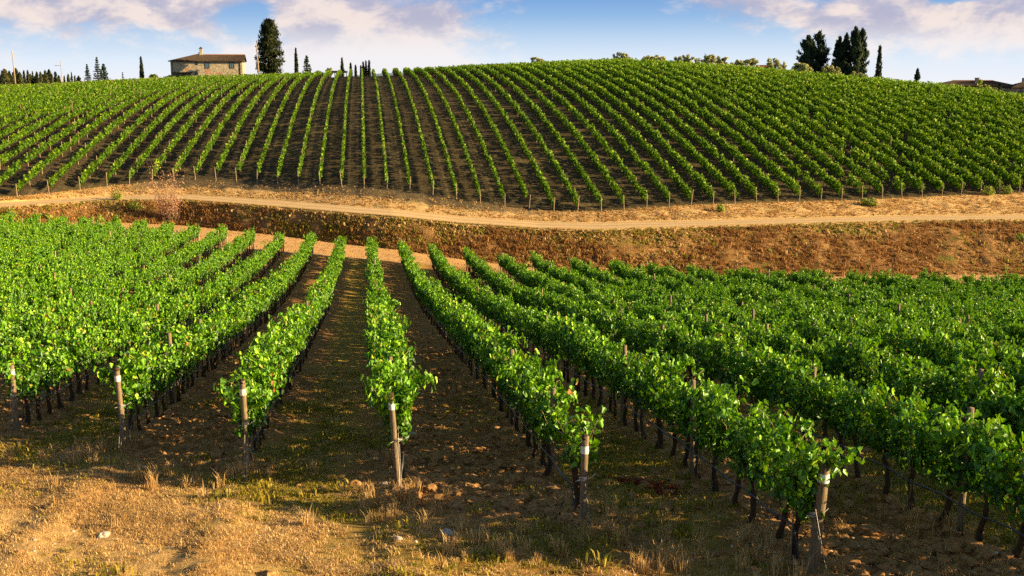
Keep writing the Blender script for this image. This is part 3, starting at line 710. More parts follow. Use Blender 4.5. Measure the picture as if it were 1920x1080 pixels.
for (j, u, ya, yb, full) in hill_rows:
    p = W(u, ya); e = empty('vine_row', p, ('vine row, %s' % hill_name(j)) , 'vine row', 'vine rows on the far hillside')
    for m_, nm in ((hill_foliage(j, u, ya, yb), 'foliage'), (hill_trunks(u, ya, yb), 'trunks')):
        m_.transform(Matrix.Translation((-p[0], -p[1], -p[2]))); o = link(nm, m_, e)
        if nm == 'trunks': o['kind'] = 'stuff'

# ------------------------------------------------------------------ grass, weeds, clods, stones
def tuft(seed, n, h, spread, m, lean=.5, w=.008):
    rng = np.random.default_rng(seed); V = []; F = []; T = []
    for i in range(n):
        a_ = rng.uniform(0, 2 * pi); r0 = rng.uniform(0, spread); hh = h * rng.uniform(.5, 1.1); x, y = r0 * cos(a_), r0 * sin(a_); la = rng.uniform(0, 2 * pi); ln = rng.uniform(.1, 1) * lean * hh
        dx, dy = cos(la), sin(la); px_, py_ = -dy * w, dx * w; b = len(V)
        V += [(x - px_, y - py_, -.02), (x + px_, y + py_, -.02), (x + px_ * .8 + dx * ln * .35, y + py_ * .8 + dy * ln * .35, hh * .6), (x - px_ * .8 + dx * ln * .35, y - py_ * .8 + dy * ln * .35, hh * .6), (x + dx * ln, y + dy * ln, hh * (1 - .25 * lean))]
        F.append((b, b + 1, b + 2, b + 3)); T.append((b + 3, b + 2, b + 4)); 
    t_ = np.repeat(np.clip(rng.normal(.5, .22, n), 0, 1), 5)
    return npmesh('tuft', V, [F, T], m, False, t_)
straw_c = source('straw_tuft', [tuft(i, 18, .085, .13, M_STRAW, 1.5, .005) for i in range(5)] + [tuft(20 + i, 34, .42, .12, M_STRAW, .55, .006) for i in range(3)])
grass_c = source('grass_tuft', [tuft(40 + i, 18, .085, .11, M_GRASS, 1.0, .006) for i in range(5)])
bank_c = source('weed_tuft', [tuft(60 + i, 14, .42, .22, M_RUST, .9, .022) for i in range(4)] + [tuft(70 + i, 12, .36, .22, M_STRAW, .9, .022) for i in range(2)] + [tuft(80 + i, 12, .3, .2, M_GRASS, .7, .03) for i in range(1)])
rg = np.random.default_rng(21)
def gp(u, y): return np.stack([u - AX * y, y, ground(u, y) + field_micro(u, y) - .01], -1)
def aisle(u):
    k = (u - .45) / SP; i = np.floor(k); fr = k - i; return np.abs(i) % 2 > .5, 1 - np.abs(fr - .5) * 2
# candidates over the near ground, in view
n = 150000; y = 12.5 + (34 - 12.5) * rg.random(n) ** 1.25; x = rg.uniform(-.53, .53, n) * y; u = x + AX * y
hd = head_d(u, y) + 1.7 * fbm(u * .35, y * .35, 2, 31); nz = fbm(u * .7, y * .7, 3, 44)
odd, mid = aisle(u)
ps = np.where(hd > 0, np.interp(u, [-1.5, 1.5], [.75, .16]), np.where(odd, .12, .03)) ; ps = np.clip(ps * (.45 + 1.5 * fbm(u * .55, y * .8, 3, 88)), .05, 1)
sel = rg.random(n) < ps * .85
pick = rg.integers(0, 5, sel.sum()); pick = np.where(rg.random(len(pick)) < np.where((hd[sel] < 1.2) & (hd[sel] > -.8), .012, .0006), rg.integers(5, 8, len(pick)), pick)
scl = rg.uniform(.5, 1.15, sel.sum())
tag(gn_scatter('dry_grass', gp(u[sel], y[sel]), rg.uniform(0, 6.28, sel.sum()), scl, pick, straw_c), 'short golden dry grass over the headland and aisles', 'grass')
green = fbm(u * .45 + 50, y * .45, 3, 71)
pg = np.where(hd > 0, np.clip(.06 + .35 * green, 0, 1) * np.where(hd < 2.2, 1.1, .25), np.where(odd, np.clip(.20 + mid * .5 + .7 * green, 0, 1) * .6, np.clip(.5 * green - .1, 0, 1) * .5)); pg = np.where((y > 30), pg * .4, pg); gtall = rg.random(n) < .06
sel = rg.random(n) < pg * .55
tag(gn_scatter('green_grass', gp(u[sel], y[sel]), rg.uniform(0, 6.28, sel.sum()), rg.uniform(.5, 1.2, sel.sum()) * np.where(gtall[sel], 2.4, 1), rg.integers(0, 5, sel.sum()), grass_c), 'low patchy green grass between the near rows', 'grass')
# tall straw at the feet of the end posts and along the bottom edge
tp = []
for (uu, yy, r, c_) in [(row_u(-2) - .9, 20.4, .8, 12), (row_u(2) - .5, 14.2, .5, 14), (row_u(3) - .6, 15.6, .5, 10), (row_u(1) + 1.0, 16.2, .5, 8), (row_u(-1), 18.85, .28, 10), (row_u(-1) - .1, 18.7, .2, 6), (row_u(0) + .05, 17.0, .35, 18), (row_u(1) + .25, 15.1, .35, 18), (row_u(1) - 1.1, 14.6, .5, 16), (row_u(0) + 1.4, 14.7, .6, 16), (row_u(-2), 20.9, .35, 8), (row_u(1) + .5, 14.1, .4, 14), (row_u(2) - .8, 14.2, .5, 12), (-3.2, 18.8, 1.4, 12), (row_u(2) - .35, 14.8, .3, 8), (row_u(3) - .2, 15.3, .4, 8), (row_u(0) - .1, 16.3, .3, 10)]:
    for q in range(c_): tp.append((uu + rg.normal() * r, yy + rg.normal() * r * .8))
tp = np.array(tp)
tag(gn_scatter('tall_straw', gp(tp[:, 0], tp[:, 1]), rg.uniform(0, 6.28, len(tp)), rg.uniform(.3, 1.0, len(tp)), rg.integers(5, 8, len(tp)), straw_c), 'tufts of tall pale straw around the end posts', 'grass')
# bank, verge, field margin weeds
def band(n, ya, yb, umin=-60, umax=90): 
    u = rg.uniform(umin, umax, n); t = rg.random(n); y = ya(u) + (yb(u) - ya(u)) * t; return u, y, t
u, y, t = band(24000, f_yb, f_yt); P = np.stack([u - AX * y, y, ground(u, y)], -1)
nb = fbm(u * .12, t * 2.2, 3, 91); bank_shade = np.clip(1 - np.abs(u + 4) / 20, 0, 1)  # shade on the bank's middle put into the weed colours: fewer rusty, more olive
nb = nb - bank_shade * .9 + .5 * fbm(u * .05 + 3, t * 1.1, 2, 55)
nb2 = fbm(u * .5, t * 3.1, 3, 17)
pick = np.where(rg.random(len(u)) < np.clip(.38 + .9 * nb + .6 * nb2 + (.5 - t) * .5, .04, .93), rg.integers(0, 4, len(u)), np.where(t > .72 + .2 * nb, np.where(rg.random(len(u)) < .5, 6, 4), np.where(rg.random(len(u)) < bank_shade, 6, rg.integers(3, 7, len(u)))))
tag(gn_scatter('bank_weeds', P, rg.uniform(0, 6.28, len(u)), rg.uniform(.35, .9, len(u)) * (1 + .9 * (rg.random(len(u)) < .12)), pick, bank_c), 'rusty and golden dry weeds covering the embankment below the road', 'weeds')
u, y, t = band(12000, lambda u: f_yf(u) + .3, f_y0); kk = (t + .25 * fbm(u * .3, t * 2, 2, 8) < .42) | (u < -30) | (u > 20) | (rg.random(len(u)) < .12); u, y, t = u[kk], y[kk], t[kk]; P = np.stack([u - AX * y, y, ground(u, y)], -1)
tag(gn_scatter('verge_weeds', P, rg.uniform(0, 6.28, len(u)), rg.uniform(.3, .8, len(u)), np.where(rg.random(len(u)) < .1, rg.integers(0, 2, len(u)), np.where(rg.random(len(u)) < .04, 6, rg.integers(4, 6, len(u)))), bank_c), 'pale dry grass on the slope between road and hill rows', 'grass')
u, y, t = band(3000, lambda u: f_end(u) + 1, lambda u: f_yb(u)); P = np.stack([u - AX * y, y, ground(u, y)], -1)
tag(gn_scatter('margin_grass', P, rg.uniform(0, 6.28, len(u)), rg.uniform(.25, .6, len(u)), rg.integers(3, 6, len(u)), bank_c), 'dry grass strip behind the near vineyard rows', 'grass')
u, y, t = band(2600, lambda u: f_yn(u) - 1.0, lambda u: f_yn(u) - .1); P = np.stack([u - AX * y, y, ground(u, y)], -1)
tag(gn_scatter('roadside_grass', P, rg.uniform(0, 6.28, len(u)), rg.uniform(.4, .8, len(u)), np.where(rg.random(len(u)) < .65, 6, 4), bank_c), 'greenish grass fringe along the near edge of the road', 'grass')

def lump(seed, m, flat=.6, sub=2, rough=.35):
    import bmesh
    bm = bmesh.new(); bmesh.ops.create_icosphere(bm, subdivisions=sub, radius=1)
    rn = random.Random(seed); o1 = Vector((rn.uniform(0, 99), rn.uniform(0, 99), rn.uniform(0, 99)))
    from mathutils import noise as mn
    for v_ in bm.verts:
        d = mn.fractal(v_.co * 1.3 + o1, 1.0, 2.0, 3) * rough; v_.co = v_.co * (1 + d); v_.co.z *= flat
    me = bpy.data.meshes.new('lump'); bm.to_mesh(me); bm.free(); me.materials.append(m); return me
m_, t_, b_ = mat('clod earth', None, .95, .1); nn = t_.noise(pos(t_), 20, 4, .7); t_.l.new(t_.ramp(nn, [(.3, (.17, .08, .027)), (.7, (.48, .265, .10))]), b_.inputs['Base Color']); M_CLOD = m_
m_, t_, b_ = mat('pale limestone', None, .9, .2); nn = t_.noise(pos(t_), 25, 4, .7); t_.l.new(t_.ramp(nn, [(.3, (.30, .25, .18)), (.7, (.55, .48, .38))]), b_.inputs['Base Color']); M_STONE = m_
clod_c = source('clod', [lump(i, M_CLOD, .65, 2, .5) for i in range(6)])
n = 70000; y = 12.5 + 28 * rg.random(n) ** 1.4; x = rg.uniform(-.53, .53, n) * y; u = x + AX * y; odd, mid = aisle(u); hd = head_d(u, y)
pc = np.where(hd > -.4, .012, np.where(odd, .12, np.where(np.floor((u - .45) / SP) == 0, 1.0, .65))) * np.clip(.6 + .8 * fbm(u * .8, y * .8, 2, 5), .1, 1)
sel = rg.random(n) < pc; ns = sel.sum(); sz = .014 + .10 * rg.random(ns) ** 3.2
tag(gn_scatter('soil_clods', gp(u[sel], y[sel]) + np.array([0, 0, .008]), rg.uniform(0, 6.28, ns), np.stack([sz * rg.uniform(.8, 1.5, ns), sz, sz], -1), rg.integers(0, 6, ns), clod_c), 'loose brown clods of tilled soil in the aisles', 'soil')
peb_c = source('pebble', [lump(30 + i, M_STONE, .6, 1, .3) for i in range(4)])
n = 900; y = 12.5 + 20 * rg.random(n) ** 1.3; x = rg.uniform(-.53, .53, n) * y; u = x + AX * y
tag(gn_scatter('pebbles', gp(u, y) + np.array([0, 0, .01]), rg.uniform(0, 6.28, n), .012 + .03 * rg.random(n) ** 2, rg.integers(0, 4, n), peb_c), 'small pale pebbles strewn over the near soil', 'pebbles')
def on_ground(px, py):                            # where the view ray meets the near field
    d = ray(px, py); y = 20.0
    for _ in range(60): y = .5 * y + .5 * (float(ground(d.x * y + AX * y, y)) / d.z)
    return d.x * y + AX * y, y
for px, py, s, lab in [(532, 846, .10, 'pale rounded stone lying right of the thick-based end post'), (774, 828, .13, 'grey stone beside the middle row in tilled soil'), (838, 1008, .14, 'angular light stone in front of the tilled aisle'), (196, 1009, .12, 'flat pale stone set in the dry headland'),
                       (722, 918, .09, 'small grey stone left of the middle end post'), (1060, 857, .10, 'pale stone behind the short end post'), (747, 1030, .08, 'small stone in grass below the middle end post'), (1380, 905, .08, 'small pale stone under the second right row'), (270, 880, .07, 'half-buried stone on bare soil behind the dry grass')]:
    u, y = on_ground(px, py); o = link('stone', lump(int(px), M_STONE, .62, 3, .35)); o.location = (u - AX * y, y, float(ground(u, y) + field_micro(np.array(u), np.array(y))) + s * .25); s *= .62; o.scale = (s * 1.3, s, s); o.rotation_euler = (0, 0, px)
    tag(o, lab, 'stone', 'pale stones on the near ground')
# patch of red dried creeper
rw = source('red_tuft', [tuft(90, 16, .10, .14, mat('dark red dead leaves', (.20, .03, .015), .9, .1)[0], 1.2, .012)])
ctr = [on_ground(1180 + 12 * i, 905 + 4 * i) for i in range(7)]
rp = np.array([(c_[0] + rg.normal() * .14, c_[1] + rg.normal() * .12) for c_ in ctr for _ in range(16)])
tag(gn_scatter('red_creeper', gp(rp[:, 0], rp[:, 1]), rg.uniform(0, 6.28, len(rp)), rg.uniform(.5, 1, len(rp)), np.zeros(len(rp)), rw), 'dark red dead creeper on the soil right of the short end post', 'dead creeper', None, 'stuff')

# ------------------------------------------------------------------ shrubs on the bank and verge
def crown_cloud(name, lobes, n, size, m, rng, parent, tmpl=QUAD, polys=QUADP, up=.4, fill=.35):
    """lobes: (cx,cy,cz, rx,ry,rz) ellipsoids; leaves spread in shells with clumps"""
    vol = np.array([l[3] * l[4] * l[5] for l in lobes]) ** (2 / 3); cnt = (n * vol / vol.sum()).astype(int); P = []; N = []; T = []
    for l, c_ in zip(lobes, cnt):
        d = rng.normal(size=(c_, 3)); d /= np.linalg.norm(d, axis=1, keepdims=True); r = rng.uniform(fill, 1.0, c_) ** .5
        cl = fbm(d[:, 0] * 3 + l[0] * 2, d[:, 2] * 3 + d[:, 1] * 2, 2, int(abs(l[2]) * 10)); r = r * (1 + .28 * cl)
        P.append(np.array(l[:3]) + d * r[:, None] * np.array(l[3:6])); N.append(d + np.array([0, 0, up]) + rng.normal(size=d.shape) * .4); T.append(.45 + .3 * cl + rng.normal(size=c_) * .15)
    P = np.concatenate(P); N = np.concatenate(N); T = np.clip(np.concatenate(T), 0, 1)
    V, F = leaves(P, N, rng.uniform(.6, 1.4, len(P)) * size, rng, tmpl, polys)
    return link(name, npmesh(name, V, [F], m, False, np.repeat(T, len(tmpl))), parent)
# the pink feathery shrub on the bank
ux, yx = -23.6, 129.6
p = W(ux, yx); e = empty('feathery_shrub', (ray(318, 410).x * yx, yx, p[2]), 'pink feathery shrub rising from the embankment across the road edge', 'shrub')
rng = np.random.default_rng(3); b = Buf(); V = []; Pts = []
for i in range(34):
    a_ = rng.uniform(0, 2 * pi); ln = rng.uniform(2.6, 4.8) if i < 22 else rng.uniform(5.2, 7.6); d = np.array([cos(a_) * .28 - (.16 if i >= 24 else 0), sin(a_) * .2, 1.0]); q = np.array([rng.normal() * .45, rng.normal() * .3, 0.0]); pts = [tuple(q)]
    for s in range(9):
        d = d / np.linalg.norm(d); q = q + d * ln / 9; d = d + rng.normal(size=3) * .08; pts.append(tuple(q))
        if s > 1:
            for _ in range(9): Pts.append(q + rng.normal(size=3) * np.array([.22, .22, .2]))
    b.tube(pts, [.03 - .0027 * s for s in range(10)], 4, False)
b.obj('stems', M_TRUNK, e)
Pts = np.array(Pts); V, F = leaves(Pts, rng.normal(size=Pts.shape), rng.uniform(.08, .2, len(Pts)), rng, np.array([(-.12, -.5, 0), (.12, -.5, 0), (.2, .5, .1), (-.1, .6, 0)]), QUADP)
link('plumes', npmesh('plumes', V, [F], M_PINK, False, np.repeat(np.clip(rng.normal(.5, .25, len(Pts)), 0, 1), 4)), e)
def bush(px, py, s, lab, m=None, y=None, n=260):
    d = ray(px, py); yy = y or 120.0
    if y is None:
        for _ in range(80): yy = .6 * yy + .4 * (float(ground(d.x * yy + AX * yy, yy)) / d.z)
    X = d.x * yy; e = empty('weed_bush', (X, yy, float(ground(X + AX * yy, yy))), lab, 'bush', 'small bushes along the road and bank'); r = np.random.default_rng(int(px))
    crown_cloud('leaves', [(0, 0, s * .45, s * .55, s * .5, s * .5), (s * .3, 0, s * .3, s * .4, s * .4, s * .35)], n, .14, m or M_BUSH, r, e)
    b = Buf()
    for q in range(5): b.tube([(0, 0, -.1), (r.normal() * s * .2, r.normal() * s * .2, s * .6)], [.02, .008], 4)
    b.obj('stems', M_TRUNK, e)
for a_ in [(218, 374, 1.2, 'small light green bush at the road edge left of the pink shrub'), (250, 384, 1.6, 'green bush hanging over the bank beside the pink shrub'), (1350, 396, .9, 'yellow-green weed below the hill end posts, right of centre'), (1620, 384, .9, 'yellow-green weed pair, left one, below the right hill rows'), (1634, 387, 1.1, 'yellow-green weed pair, right one, below the right hill rows'),
           (1852, 366, 1.3, 'bright yellow-green weed tall at the foot of the far right rows'), (1886, 364, 1.2, 'yellow-green weed nearest the right edge above the road'), (20, 408, 1.2, 'green weed on the dry slope at the far left'), (186, 417, 1.0, 'bright green weed between left vineyard and dry slope'), (90, 412, .8, 'pale weed on the dry slope above the left vines'), (1912, 452, 1.0, 'green weed on the embankment at the right edge'), (1180, 497, 1.1, 'green bush on the bank just behind the near vine tops')]: bush(*a_)

# ------------------------------------------------------------------ trees on the skyline
def tree(name, px, y, top_py, width_px, kind, label, group=None, seed=0, cat='tree', base_drop=0.0, mat_=None):
    X, Y, Z = site(px, y); Z -= base_drop; H = zat(top_py, y, px) - Z; Wd = width_px / FPX * y; rng = np.random.default_rng(seed + int(px)); e = empty(name, (X, Y, Z), label, cat, group)
    b = Buf()
    if kind in ('cypress', 'broad', 'conifer', 'spire'):
        t0 = {'cypress': .02, 'broad': .06, 'conifer': .05, 'spire': .12}[kind]
        n = int({'cypress': 900, 'broad': 9500, 'conifer': 6000, 'spire': 520}[kind] * (1 if y < 400 else .6)); t = rng.random(n) ** (.9 if kind == 'broad' else 1.15)
        if kind == 'cypress': prof = np.sin(pi * np.clip(t * .97 + .03, 0, 1) ** .6) ** .75 * .48 + .02
        elif kind == 'broad': prof = np.interp(t, [0, .06, .22, .4, .6, .8, .93, 1], [.24, .42, .52, .49, .42, .33, .25, .12])
        elif kind == 'conifer': prof = np.interp(t, [0, .1, .3, .6, .82, .94, 1], [.46, .55, .54, .45, .30, .16, .02])
        else: prof = (1 - t) ** .9 * .5 + .02
        a_ = rng.uniform(0, 2 * pi, n)
        if kind == 'spire':                      # tiers of separate boughs
            tiers = 13 if Wd > 2.4 else 9; tt = (np.floor(t * tiers) + .5) / tiers; ba = rng.integers(0, 7, n) * 2 * pi / 7 + tt * 31; r = rng.uniform(.0, 1, n) ** .6; t = tt + (r * -.02) + rng.normal(size=n) * .008 + .03 * (r ** 2); a_ = ba + rng.normal(size=n) * .13
            prof = ((1 - tt) ** .85 * .5 + .02) * (.75 + .5 * (np.abs(np.sin(ba * 5 + tt * 77)))); size = .5 * Wd / 6 + .12
        else:
            lump_ = fbm(a_ * 1.6 + seed, t * (9 if kind != 'cypress' else 5), 3, seed + 3)
            r = np.sqrt(rng.uniform(.2 if kind != 'cypress' else .4, 1, n)) * (1 + (.20 if kind == 'broad' else .36 if kind == 'conifer' else .12) * lump_); size = {'cypress': .30, 'broad': .56, 'conifer': .56}[kind] * (1 if y < 400 else 1.5)
            if kind == 'cypress': size = max(.5, Wd * .34)
            size = min(size, Wd * .14 + .12) if kind == 'conifer' else size
        if kind in ('conifer', 'broad'):         # boughs reach out and up, each ending in its own tuft
            nb_ = 95 if kind == 'conifer' else 260; bt = np.sort(rng.random(nb_)) ** .9; bt[-3:] = [.97, .99, 1.0]; bang = rng.uniform(0, 2 * pi, nb_)
            if kind == 'broad': bprof = np.interp(bt, [0, .06, .22, .4, .6, .8, .93, 1], [.30, .46, .54, .50, .43, .33, .25, .12])
            else: bprof = np.interp(bt, [0, .1, .3, .6, .82, .94, 1], [.48, .58, .56, .46, .33, .20, .03])
            breach = bprof * rng.uniform(.66 if kind == 'conifer' else .82, 1.12, nb_); bi = rng.integers(0, nb_, n); ss = rng.random(n) ** .55
            a_ = bang[bi] + rng.normal(size=n) * .16; r = ss; prof = breach[bi]; lump_ = (ss - .5) * .9 + .5 * np.sin(bi * 7.7)
            t = np.clip(bt[bi] * .93 + ss * (.10 if kind == 'conifer' else .06) + rng.normal(size=n) * .012, 0, 1.04)
        P = np.stack([np.cos(a_) * r * prof * Wd, np.sin(a_) * r * prof * Wd, H * (t0 + (1 - t0) * t)], -1)
        if kind in ('conifer', 'broad'): P[:, :2] += rng.normal(size=(n, 2)) * Wd * .028
        upn = 1.0 if kind != 'spire' else .8
        N = np.stack([np.cos(a_), np.sin(a_), np.full(n, .15)], -1) + rng.normal(size=(n, 3)) * .45
        tm = np.array([(-.22, -.5, 0), (.22, -.5, 0), (.28, .3, .05), (0, .75, 0)]) if kind != 'spire' else np.array([(-.4, -.5, 0), (.4, -.5, 0), (.35, .4, .05), (-.2, .6, 0)])
        A, B, Nn = orient(N, rng); D = np.stack([np.cos(a_) * .45, np.sin(a_) * .45, np.full(n, 1.0 if kind != 'spire' else .1)], -1) + rng.normal(size=(n, 3)) * .3; D -= (D * Nn).sum(1, keepdims=True) * Nn; D /= np.linalg.norm(D, axis=1, keepdims=True) + 1e-9
        S = rng.uniform(.6, 1.4, n) * size; A = np.cross(D, Nn)
        V = P[:, None] + S[:, None, None] * (tm[None, :, 0:1] * A[:, None] + tm[None, :, 1:2] * D[:, None] + tm[None, :, 2:3] * Nn[:, None])
        F = (np.arange(n)[:, None] * 4 + np.arange(4)[None])
        T = np.clip(.45 + (.3 * lump_ if kind != 'spire' else 0) + rng.normal(size=n) * .2, 0, 1)
        link('crown', npmesh('crown', V.reshape(-1, 3), [F], mat_ or (M_CYP if kind in ('cypress', 'broad') else M_CON), False, np.repeat(T, 4)), e)
        b.tube([(0, 0, -.5), (0, 0, H * .3), (0, 0, H * .93)], [Wd * .05 + .06, Wd * .035 + .05, .03], 7)
        if kind == 'broad' or kind == 'conifer':
            for q in range(14): a1 = q * 2.4; z1 = H * (.12 + .05 * q); b.tube([(0, 0, z1), (cos(a1) * Wd * .3, sin(a1) * Wd * .3, z1 + H * .10)], [.09, .03], 5)
    else:                                         # round: olive or bush with several lobes on a forked trunk
        nl = 15; lobes = []
        for q in range(nl):
            a1 = q * 2.4 + seed; rr = Wd * .33 * (0.3 + .7 * rng.random()); lobes.append((cos(a1) * rr * 1.3, sin(a1) * rr * .8, H * rng.uniform(.45, .90), Wd * rng.uniform(.09, .18), Wd * .16, H * rng.uniform(.07, .13)))
        crown_cloud('crown', lobes, 1100, Wd * .06 + .05, mat_ or M_OLIVE, rng, e)
        b.tube([(0, 0, -.4), (.05 * Wd, 0, H * .3)], [Wd * .05, Wd * .035], 7)
        for l in lobes: b.tube([(.05 * Wd, 0, H * .28), (l[0] * .6, l[1] * .6, l[2] * .75), l[:3]], [Wd * .03, Wd * .018, .02], 5)
    b.obj('trunk', M_TRUNK, e); return e
G = 'cypresses on the crest'
tree('cypress_tree', 507, 318, 36, 50, 'broad', 'large dark broad cypress standing right of the stone farmhouse', None, 1, base_drop=.3)
for px, top, w, lab in [(266, 107, 8, 'slim cypress standing alone between the farmhouse and the left firs'), (556, 91, 7.5, 'tall pencil-thin cypress right of the big broad one'), (642, 109, 6, 'thin cypress rising behind the dark beam on the crest'), (658, 119, 4.5, 'small thin cypress just right of the dark beam'), (667, 123, 3.5, 'tiny thin cypress between the beam and the cypress cluster'), (677, 124, 3, 'lowest thin cypress at the left of the little cluster'),
                        (681.5, 117, 4.5, 'second thin cypress of the little cluster on the crest'), (686.5, 115.5, 4.5, 'third thin cypress of the little cluster on the crest'), (692.5, 114, 5, 'rightmost and tallest thin cypress of the little cluster'), (1647, 87, 13, 'single tall narrow cypress right of the dark conifer group')]:
    tree('cypress_tree', px, 335 if px < 700 else 262, top, w, 'cypress', lab, G, int(px))
G2 = 'firs on the crest'
for px, top, w, y, lab in [(576, 104, 22, 325, 'small tiered fir right of the pencil-thin cypress'), (164, 120, 17, 330, 'left and smallest of the three firs on the left crest'), (183, 107, 20, 332, 'middle and tallest of the three firs on the left crest'), (195, 120, 26, 334, 'right and darkest of the three firs on the left crest'), (1720, 132, 15, 275, 'small dark fir standing alone on the right crest'), (1876, 156, 24, 262, 'dark low fir beside the right farm roof'), (230, 135, 8, 335, 'tiny fir tip showing left of the lone slim cypress')]:
    tree('fir_tree', px, y, top, w, 'spire' if px != 1720 else 'conifer', lab, G2, int(px), cat='fir')
G3 = 'dark conifers on the right crest'
for px, top, w, y, lab in [(1511, 71, 42, 278, 'left tree of the wide dark conifer pair on the right crest'), (1532, 64, 48, 281, 'right tree of the wide dark conifer pair on the right crest'), (1572, 74, 31, 276, 'dark conifer left of the tallest one, shorter and narrow'), (1584, 68, 26, 280, 'dark conifer pressed against the tallest one'), (1600, 56, 34, 274, 'tallest dark conifer of the right group, left top'), (1612, 60, 31, 278, 'tallest dark conifer of the right group, right top')]:
    tree('conifer_tree', px, y, top, w, 'conifer', lab, G3, int(px), cat='conifer')
G4 = 'olive trees along the right crest'
olv = [(1158, 99, 17), (1172, 99, 18), (1222, 104, 26), (1240, 106, 24), (1270, 105, 22), (1288, 103, 26), (1330, 101, 24), (1352, 107, 26), (1390, 108, 20), (1408, 108, 26), (1445, 110, 26), (1462, 115, 20), (1500, 116, 30), (1512, 120, 24), (1550, 123, 24), (1565, 126, 20), (1604, 134, 18), (1620, 140, 16), (1006, 107, 20), (1016, 112, 14), (1376, 116, 14), (1208, 108, 16), (1308, 110, 16)]
side = ['pale airy', 'yellow-green', 'silvery round', 'loose pale']
for i, (px, top, w) in enumerate(sorted(olv)):
    t2 = 'pale bush' if px > 1590 or px < 1100 else 'olive tree'
    tree('olive_tree', px, float(f_yc((px - 960) / FPX * 270 + 36)) + 8, top - 2, w * 1.12, 'round', '%s %s, %s from the left along the crest' % (side[i % 4], t2, nth(i + 1)), G4, int(px), cat='olive tree')
for px, top, w, lab in [(288, 137, 22, 'dark green bush left of the farmhouse on the crest'), (318, 138, 18, 'pale bush touching the left corner of the farmhouse'), (1852, 147, 36, 'round light green tree in front of the right farm roof'), (1905, 176, 22, 'green bush below the small house at the right edge'), (462, 137, 12, 'small ochre bush at the right corner of the farmhouse'), (618, 126, 16, 'small pale bush left of the dark beam on the crest'), (602, 134, 12, 'low grey bush on the crest left of the beam')]:
    tree('shrub', px, 320 if px < 700 else 255, top, w, 'round', lab, None, int(px), cat='bush', mat_=M_BUSH)
# wood edge at far left: separate trees
ws = [(2, 140, 9), (9, 133, 12), (17, 136, 9), (24, 137, 8), (30, 131, 10), (37, 138, 9), (45, 132, 7), (52, 134, 6), (57, 142, 8), (61, 135, 7), (69, 137, 6), (76, 137, 6), (80, 141, 8), (85, 135, 8), (92, 133, 9), (97, 139, 7), (104, 137, 7), (110, 143, 6), (120, 142, 5), (128, 141, 6), (134, 137, 3), (140, 142, 6), (147, 145, 8), (66, 145, 10), (12, 146, 10), (36, 147, 12)]
for i, (px, top, w) in enumerate(ws):
    tree('woodland_tree', px, 400 + 7 * (i % 5), top, w * (1.7 if i % 3 else 1.3), 'conifer' if i % 3 else 'cypress', '%s tree of the distant wood at the far left, %s from its left edge' % (['dark', 'olive-lit', 'brownish'][i % 3], nth(1 + sorted(ws).index((px, top, w)))), 'trees of the distant left wood', int(px) + i, base_drop=1.0, mat_=M_WOODS if i % 2 else M_CYP)

# far blue ridge behind the left wood
V = []; n = 60
for i in range(n):
    X = -2600 + 2900 * i / (n - 1); h = 16 + 22 * sin(i * .13 + 1.0) + 9 * sin(i * .41) + 3 * sin(i * 1.3); V += [(X, 3000, -200), (X, 3000 + 40, h * .55), (X, 3400, h * .75), (X, 4200, -200)]
F = [(i * 4 + k, (i + 1) * 4 + k, (i + 1) * 4 + k + 1, i * 4 + k + 1) for i in range(n - 1) for k in range(3)]
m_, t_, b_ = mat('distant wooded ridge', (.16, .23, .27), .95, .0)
o = link('distant_hills', npmesh('distant_hills', V, [F], m_, True)); o['kind'] = 'structure'

# ------------------------------------------------------------------ poles
def pole(px, y, top, lean, r, label, lamp=False):
    X, Y, Z = site(px, y); H = zat(top, y, px) - Z; e = empty('utility_pole', (X, Y, Z), label, 'pole', 'utility poles on the crest'); b = Buf()
    b.tube([(0, 0, -.6), (lean * .5, 0, H * .5), (lean, 0, H)], [r * 1.15, r, r * .7], 8); b.obj('shaft', M_POSTH, e, True)
    if lamp:
        b = Buf(); z = H * .86; b.tube([(lean * .86, 0, z), (lean - 1.3, 0, z + .05)], .05, 5); b.obj('arm', M_WIRE, e)
        b = Buf(); b.box((lean - 1.6, 0, z), (.35, .14, .08)); b.obj('lamp', M_WIRE, e)
    else:
        b = Buf(); b.box((lean * .97, 0, H - .25), (.12, .12, .14)); b.obj('insulator', M_TAG, e)
pole(28, 296, 95, -.25, .16, 'tall bare pole leaning slightly at the far left of the crest')
pole(117, 380, 113, -.35, .13, 'pole with a small lamp arm behind the left vine rows', True)
pole(486, 306, 82, -.45, .18, 'leaning pale pole in front of the big broad cypress')

# ------------------------------------------------------------------ farmhouse
def stone_mat(name, c1, c2, c3, sc=1.0):
    m, t, b = mat(name, None, .95, .1); tcn = t.add('ShaderNodeTexCoord')
    vo = t.add('ShaderNodeTexVoronoi', inp={'Vector': tcn.outputs['Object'], 'Scale': 2.6 * sc}); n = t.noise(tcn.outputs['Object'], 1.1 * sc, 5, .65)
    sep = t.add('ShaderNodeSeparateColor', inp={0: vo.outputs['Color']})
    c = t.ramp(t.math('ADD', t.math('MULTIPLY', sep.outputs[0], .55), t.math('MULTIPLY', n, .5)), [(.2, c1), (.5, c2), (.85, c3)])
    t.l.new(c, b.inputs['Base Color']); bump(t, b, vo.outputs['Distance'], .05, .6); return m
M_WALL = stone_mat('rubble stone wall', (.27, .215, .135), (.39, .32, .205), (.50, .42, .28))
M_BRICK = stone_mat('old brick', (.32, .12, .06), (.45, .20, .11), (.55, .32, .2), 2)
M_QUOIN = mat('dark drainpipe', (.10, .085, .07), .6)[0]
M_FRAME = mat('dark window frame', (.03, .045, .045), .6)[0]
m_, t_, b_ = mat('window glass', (.10, .17, .20), .15, .5); M_GLASS = m_
